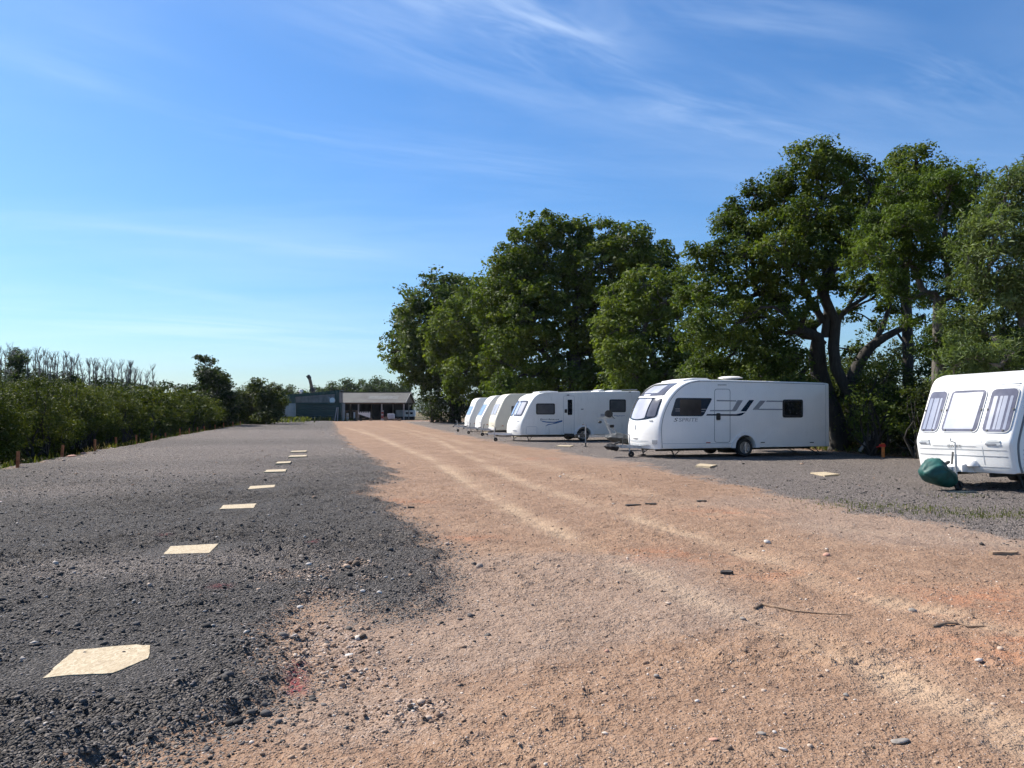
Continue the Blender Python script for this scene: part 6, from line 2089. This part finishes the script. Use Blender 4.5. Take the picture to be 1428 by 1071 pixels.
M['steel_post'] = paint('steel_post', (0.32, 0.28, 0.25), 0.7, var=0.2)
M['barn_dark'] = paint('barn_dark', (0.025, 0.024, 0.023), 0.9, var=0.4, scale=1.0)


def X(px_, d):
    return (px_ - CX) / F_PX * d


def Z(py_, d):
    return at(CX, py_, d)[2]


# open pole barn
bd, bdep = 128.0, 12.0
bx0, bx1 = X(440, bd), X(563.5, bd)
ze, zr = Z(560.5, bd), Z(547.2, bd + bdep / 2)
barn = empty('open_barn', (bx0, bd, 0))
tag(barn, 'open-fronted pole barn with long grey fibre-cement roof and dark inside', 'barn')
Lb = bx1 - bx0
rf = MB()
ov, th = 0.35, 0.10
sl = (zr - ze) / (bdep / 2)
yc = bdep / 2
for (y0, z0_, y1, z1) in ((-ov, ze - ov * sl, yc, zr), (yc, zr, bdep + ov, ze - ov * sl)):
    rf.add([(-0.3, y0, z0_), (Lb + 0.3, y0, z0_), (Lb + 0.3, y1, z1), (-0.3, y1, z1), (-0.3, y0, z0_ - th), (Lb + 0.3, y0, z0_ - th), (Lb + 0.3, y1, z1 - th), (-0.3, y1, z1 - th)],
           [(0, 1, 2, 3), (7, 6, 5, 4), (0, 4, 5, 1), (1, 5, 6, 2), (2, 6, 7, 3), (3, 7, 4, 0)])
roof = rf.build('roof', M['fibre_roof'], barn)
# newer pale sheets patched into the front slope
def slope_plate(name, x0, x1, t0, t1, mat, lift=0.03):
    y0, y1 = -ov + (yc + ov) * t0, -ov + (yc + ov) * t1
    z0_, z1 = ze + y0 * sl + lift, ze + y1 * sl + lift
    return MB().add([(x0, y0, z0_), (x1, y0, z0_), (x1, y1, z1), (x0, y1, z1), (x0, y0, z0_ - 0.02), (x1, y0, z0_ - 0.02), (x1, y1, z1 - 0.02), (x0, y1, z1 - 0.02)],
                    [(0, 1, 2, 3), (7, 6, 5, 4), (0, 4, 5, 1), (1, 5, 6, 2), (2, 6, 7, 3), (3, 7, 4, 0)]).build(name, mat, roof)


for k in range(6):
    x0 = X(510, bd) - bx0 + k * 0.85
    slope_plate('patched_sheet', x0, x0 + 0.78, 0.32, 0.62, M['roof_pale'])
MB().bar((-0.3, yc, zr + 0.04), (Lb + 0.3, yc, zr + 0.04), 0.35, 0.08).build('ridge_cap', M['fibre_roof'], roof)
MB().bar((-0.2, -0.05, ze - 0.22), (Lb, -0.05, ze - 0.22), 0.12, 0.26).build('eaves_beam', M['timber'], barn)
for px_ in (468, 500, 532.5, 563.3):
    xx = X(px_, bd) - bx0
    MB().box((xx, 0.0, (ze - 0.36) / 2), (0.20, 0.20, ze - 0.36)).build('pole', M['steel_post'], barn)
    MB().box((xx, bdep, (ze - 0.3) / 2), (0.20, 0.20, ze - 0.3)).build('pole', M['steel_post'], barn)
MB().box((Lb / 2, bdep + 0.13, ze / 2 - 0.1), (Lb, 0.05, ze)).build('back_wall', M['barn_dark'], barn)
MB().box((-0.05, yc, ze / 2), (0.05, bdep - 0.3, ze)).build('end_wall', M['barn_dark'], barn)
# gable truss and its cladding on the right
gb = MB().add([(Lb + 0.02, 0, ze - 0.1), (Lb + 0.02, bdep, ze - 0.1), (Lb + 0.02, yc, zr - 0.12), (Lb - 0.06, 0, ze - 0.1), (Lb - 0.06, bdep, ze - 0.1), (Lb - 0.06, yc, zr - 0.12)], [(0, 1, 2), (5, 4, 3), (0, 3, 4, 1), (1, 4, 5, 2), (2, 5, 3, 0)])
gb.build('gable', M['timber'], barn)
for sg in (0, 1):
    y0 = sg * bdep
    MB().bar((Lb + 0.33, y0 + (-ov if sg == 0 else ov), ze - ov * sl - 0.04), (Lb + 0.33, yc, zr - 0.04), 0.06, 0.22).build('bargeboard', M['steel_post'], barn)
MB().box((Lb, bdep * .5, (ze - .2) / 2), (0.15, 0.15, ze - 0.2)).build('pole', M['steel_post'], barn)

# green barn to its left
gd, gdep = 121.0, 3.0
gxa, gxb = X(395.5, gd), X(472.3, gd)
z_l, z_r = Z(551.0, gd), Z(544.0, gd)
gbn = empty('green_barn', (gxa, gd, 0))
tag(gbn, 'dark green lean-to barn with grey boarded upper wall and sloping roof edge', 'barn')
Lg = gxb - gxa
zm = Z(562, gd)
MB().prism([(0, 0.0), (Lg, 0.0), (Lg, z_r - 0.3), (0, z_l - 0.3)], 0.0, gdep).build('wall', M['old_boards'], gbn)
fa = MB().add([(-0.1, -0.10, z_l - 0.42), (Lg + 0.1, -0.10, z_r - 0.55), (Lg + 0.1, -0.10, z_r), (-0.1, -0.10, z_l), (-0.1, 0.02, z_l - 0.42), (Lg + 0.1, 0.02, z_r - 0.55), (Lg + 0.1, 0.02, z_r), (-0.1, 0.02, z_l)], [(0, 1, 2, 3), (7, 6, 5, 4), (0, 4, 5, 1), (1, 5, 6, 2), (2, 6, 7, 3), (3, 7, 4, 0)])
fa.build('fascia', M['green_sheet'], gbn)
MB().add([(-0.15, -0.05, z_l + 0.003), (Lg + 0.15, -0.05, z_r + 0.003), (Lg + 0.15, gdep, z_r + 0.003), (-0.15, gdep, z_l + 0.003), (-0.15, -0.05, z_l - 0.09), (Lg + 0.15, -0.05, z_r - 0.09), (Lg + 0.15, gdep, z_r - 0.09), (-0.15, gdep, z_l - 0.09)],
         [(0, 1, 2, 3), (7, 6, 5, 4), (0, 4, 5, 1), (1, 5, 6, 2), (2, 6, 7, 3), (3, 7, 4, 0)]).build('roof', M['green_sheet'], gbn)
MB().box((Lg - 0.2, -0.15, z_r / 2), (0.7, 0.10, z_r - 0.1)).build('corner_panel', M['green_sheet'], gbn)
MB().box((0.9, -0.06, (Z(555, gd) + zm) / 2), (1.9, 0.10, 1.3)).build('corner_panel', M['green_sheet'], gbn)
lamp = empty('floodlight', (X(464.5, gd), gd - 0.35, Z(558.5, gd)))
tag(lamp, 'pale round floodlight bracketed on the boarded wall of the green barn', 'lamp')
MB().lathe([(0.001, -0.30), (0.40, -0.26), (0.45, -0.1), (0.2, 0.1), (0.08, 0.18)], (0, 0, 0), 'Y', 20).build('lamp_head', M['trim_white'], lamp, 40)
MB().bar((0, 0.1, 0), (0, 0.36, 0.1), 0.08).bar((-0.3, 0.0, 0.25), (-0.6, 0.3, 0.45), 0.15, 0.1).build('bracket', M['grey_trim'], lamp)

# dark green container in front of it
cd = 117.0
cx0, cx1 = X(413, cd), X(476, cd)
ct = empty('shipping_container', (cx0, cd, 0))
tag(ct, 'long dark green steel container standing in front of the boarded barn wall', 'container')
zc = Z(561.7, cd)
Lc = cx1 - cx0
MB().box((Lc / 2, 1.2, zc / 2), (Lc, 2.4, zc)).build('body', M['green_ribs'], ct)
MB().box((Lc / 2, -0.02, zc - 0.05), (Lc + 0.05, 0.10, 0.16)).box((Lc / 2, -0.02, 0.08), (Lc + 0.05, 0.10, 0.16)).box((0.05, -0.03, zc / 2), (0.14, 0.10, zc)).box((Lc - 0.05, -0.03, zc / 2), (0.14, 0.10, zc)).build('corner_frame', M['green_sheet'], ct)
MB().box((X(478.5, cd) - cx0 + 0.03, 0.25, Z(563, cd) / 2), (0.42, 0.08, Z(563, cd))).build('door', M['grey_sheet'], ct)
for px_ in (466.5, 470.5):
    dp = MB().bar((0, 0, 0.02), (0.25 if px_ < 468 else 0.0, 0.35, 2.1), 0.09)
    o = dp.build('leaning_pole', M['grey_trim'])
    o.location = (X(px_, 116.2), 116.4, 0)
    tag(o, 'left pale pole leaning on the green container end' if px_ < 468 else 'right pale pole leaning on the green container end', 'pole')
# grey metal sheets
pd = 118.5
px0, px1 = X(388.3, pd), X(412.7, pd)
gs = empty('metal_fence', (px0, pd, 0))
tag(gs, 'pale grey upright metal sheet fence left of the green container', 'fence')
MB().box(((px1 - px0) / 2, 0, Z(562.5, pd) / 2), (px1 - px0, 0.06, Z(562.5, pd))).build('sheet', M['grey_sheet'], gs)
for k in range(4):
    MB().box(((px1 - px0) * (0.02 + k * 0.32), 0.10, Z(562.5, pd) / 2 - 0.05), (0.08, 0.10, Z(562.5, pd) - 0.1)).build('post', M['dark_steel'], gs)
# chute leaning above the barn roof
ch = empty('grain_chute', (*at(438, 549, 137)[:2], 0))
tag(ch, 'dark slanting grain chute rising above the green barn roof', 'chute')
a_, b_ = at(438, 551, 137), at(431.6, 527, 137)
o_ = np.array([a_[0], a_[1], 0.0])
MB().bar(a_ - o_ + np.array([0, 0, -0.3]), b_ - o_, 0.5, 0.45).build('duct', M['timber'], ch)
MB().bar(b_ - o_ + np.array([0.05, 0, -0.1]), b_ - o_ + np.array([-0.30, 0, 0.42]), 0.75, 0.55).build('head', M['dark_steel'], ch)
MB().bar(at(435, 546, 136.8) - o_, at(437, 541, 136.8) - o_, 0.9, 0.8).build('motor', M['dark_steel'], ch)
MB().bar(np.array([0, 0, 0.0]), a_ - o_, 0.4, 0.4).build('stand', M['dark_steel'], ch)
vt = empty('roof_vent', at(420, 550, 131))
tag(vt, 'white roof vent sticking up at the low end of the green barn', 'vent')
MB().tube([(-0.05, 0, -2.5), (-0.05, 0, 0.45)], 0.22, 12).build('pipe', M['trim_white'], vt, 40)
MB().lathe([(0.24, 0.40), (0.42, 0.45), (0.30, 0.75), (0.02, 0.85)], (-0.05, 0, 0), 'Z', 14).box((0.25, 0.1, -0.1), (0.5, 0.4, 0.4)).build('cowl', M['trim_white'], vt, 40)

# things standing in and in front of the open barn
def yard_thing(name, label, cat, px_, d):
    o = empty(name, (X(px_, d), d, 0))
    return tag(o, label, cat)


o = yard_thing('timber_rack', 'timber rack of stacked pale goods beside the green container', 'rack', 488, 121)
for px_ in (482.5, 496.3):
    MB().box((X(px_, 121) - X(488, 121), 0, 0.75), (0.16, 0.16, 1.5)).box((X(px_, 121) - X(488, 121), 1.0, 0.75), (0.16, 0.16, 1.5)).build('post', M['timber'], o)
MB().box((0.15, 0.5, 1.56), (1.9, 1.3, 0.12)).build('top', M['timber'], o)
for k in range(4):
    bevel_obj(MB().box((-0.45, 0.3, 0.15 + 0.30 * k), (0.34, 0.6, 0.26)).build('sack', M['trim_white' if k % 2 else 'van_cream'], o), 0.06)
MB().box((0.78, 0.05, 0.72), (0.40, 0.10, 1.25)).build('panel', M['trim_white'], o)
o = yard_thing('flat_trailer', 'low flat trailer with one small wheel in front of the timber rack', 'trailer', 500, 119)
MB().box((0, 0.4, 0.34), (1.6, 1.0, 0.12)).bar((0.7, 0.4, 0.36), (1.25, 0.4, 0.55), 0.08).build('deck', M['timber'], o)
for sx in (-0.5, 0.4):
    MB().lathe([(0.03, -0.07), (0.2, -0.07), (0.22, 0), (0.2, 0.07), (0.03, 0.07)], (sx, -0.12, 0.22), 'Y', 16).build('wheel', M['rubber'], o, 40)
o = yard_thing('white_board', 'white tilted board leaning inside the open barn', 'board', 508, 127)
MB().add([(-1.0, 0, 1.05), (1.0, 0, 0.38), (1.0, 0, 1.25), (-1.0, 0, 1.25), (-1.0, 0.1, 1.05), (1.0, 0.1, 0.38), (1.0, 0.1, 1.25), (-1.0, 0.1, 1.25)], [(0, 1, 2, 3), (7, 6, 5, 4), (0, 4, 5, 1), (1, 5, 6, 2), (2, 6, 7, 3), (3, 7, 4, 0)]).build('board', M['trim_white'], o)
for k in range(7):
    MB().box((-0.9 + 0.3 * k, 0.05, 1.34), (0.12, 0.08, 0.17)).build('slat', M['trim_white'], o)
MB().bar((-0.9, 0.15, 0), (-0.8, 0.12, 1.1), 0.08).bar((0.9, 0.15, 0), (0.85, 0.12, 0.6), 0.08).build('leg', M['timber'], o)
o = yard_thing('fuel_pump', 'red upright machine standing at the middle pole of the open barn', 'machine', 533.3, 124)
MB().box((0, 0.2, 0.85), (0.34, 0.35, 1.05)).build('body', M['red_dull'], o)
MB().box((0, 0.2, 1.52), (0.30, 0.3, 0.2)).box((0, 0.2, 0.14), (0.5, 0.46, 0.28)).box((0, -0.02, 0.95), (0.30, 0.05, 0.25)).build('panel', M['grey_trim'], o)
MB().tube([(0.22, 0, 1.2), (0.36, -0.05, 0.7), (0.28, 0, 0.3)], 0.03, 6).build('hose', M['rubber'], o, 40)
o = yard_thing('water_tank', 'pale caged plastic water tank in front of the open barn', 'tank', 545, 125)
bevel_obj(MB().box((0, 0.5, 0.66), (1.05, 1.0, 0.85)).build('tank', M['blind_pale'], o), 0.08)
cg = MB()
for k in range(6):
    cg.bar((-0.54 + k * 0.216, -0.02, 0.16), (-0.54 + k * 0.216, -0.02, 1.12), 0.03)
for zz_ in (0.4, 0.7, 1.1):
    cg.bar((-0.56, -0.03, zz_), (0.56, -0.03, zz_), 0.03)
cg.build('cage', M['galv'], o)
MB().box((0, 0.5, 0.09), (1.15, 1.1, 0.16)).build('pallet', M['timber'], o)
for (px_, d, w_, h_, m_, lb) in ((557, 133, 1.3, 1.15, 'grey_sheet', 'grey box trailer parked inside the right bay of the open barn'), (571, 134, 1.9, 1.1, 'trim_white', 'white van body parked at the right end of the open barn')):
    o = yard_thing('box_trailer', lb, 'trailer', px_, d)
    bevel_obj(MB().box((0, 0.6, 0.55 + h_ / 2), (w_, 1.2, h_)).build('body', M[m_], o), 0.05)
    if m_ == 'trim_white':
        for k in range(2):
            MB().box((-0.4 + 0.75 * k, -0.01, 1.15), (0.5, 0.04, 0.38)).build('window', M['glass_dark'], o)
    for sx in (-0.35, 0.35):
        MB().lathe([(0.03, -0.09), (0.27, -0.09), (0.30, 0), (0.27, 0.09), (0.03, 0.09)], (sx * w_, 0.1, 0.30), 'Y', 16).build('wheel', M['rubber'], o, 40)
o = yard_thing('cable_drum', 'wooden drum lying at the front of the open barn, right of the red machine', 'drum', 538, 121)
MB().lathe([(0.02, -0.25), (0.33, -0.25), (0.33, -0.2), (0.16, -0.19), (0.16, 0.19), (0.33, 0.2), (0.33, 0.25), (0.02, 0.25)], (0, 0, 0.33), 'Y', 20).build('drum', M['timber'], o, 40)
for i, (px_, d, w_) in enumerate(((517, 122, .5), (551, 122, .7), (557, 120, .5))):
    o = MB().box((0, 0, 0.12), (w_, 0.5, 0.22)).box((0.1, 0.05, 0.29), (w_ * .6, 0.35, 0.13)).build('timber_pile', M['timber'])
    bevel_obj(o, 0.02)
    o.location = (X(px_, d), d, 0)
    tag(o, ('low pile of timber in front of the white tilted board', 'low pile of timber right of the caged water tank', 'small pile of timber at the right end of the barn front')[i], 'timber', 'low piles of timber before the barn')


# ================================================================== THE AIR
mz, tz, oz = new_mat('haze')
pv_ = tz.add('ShaderNodeVolumePrincipled', {'Color': (0.80, 0.88, 1.0), 'Density': 0.00007, 'Anisotropy': 0.2})
tz.l.new(pv_.outputs[0], oz.inputs['Volume'])
hz = MB().box((0, 3200, 39.0), (16000, 9000, 84.0)).build('haze', mz)
tag(hz, kind='stuff')
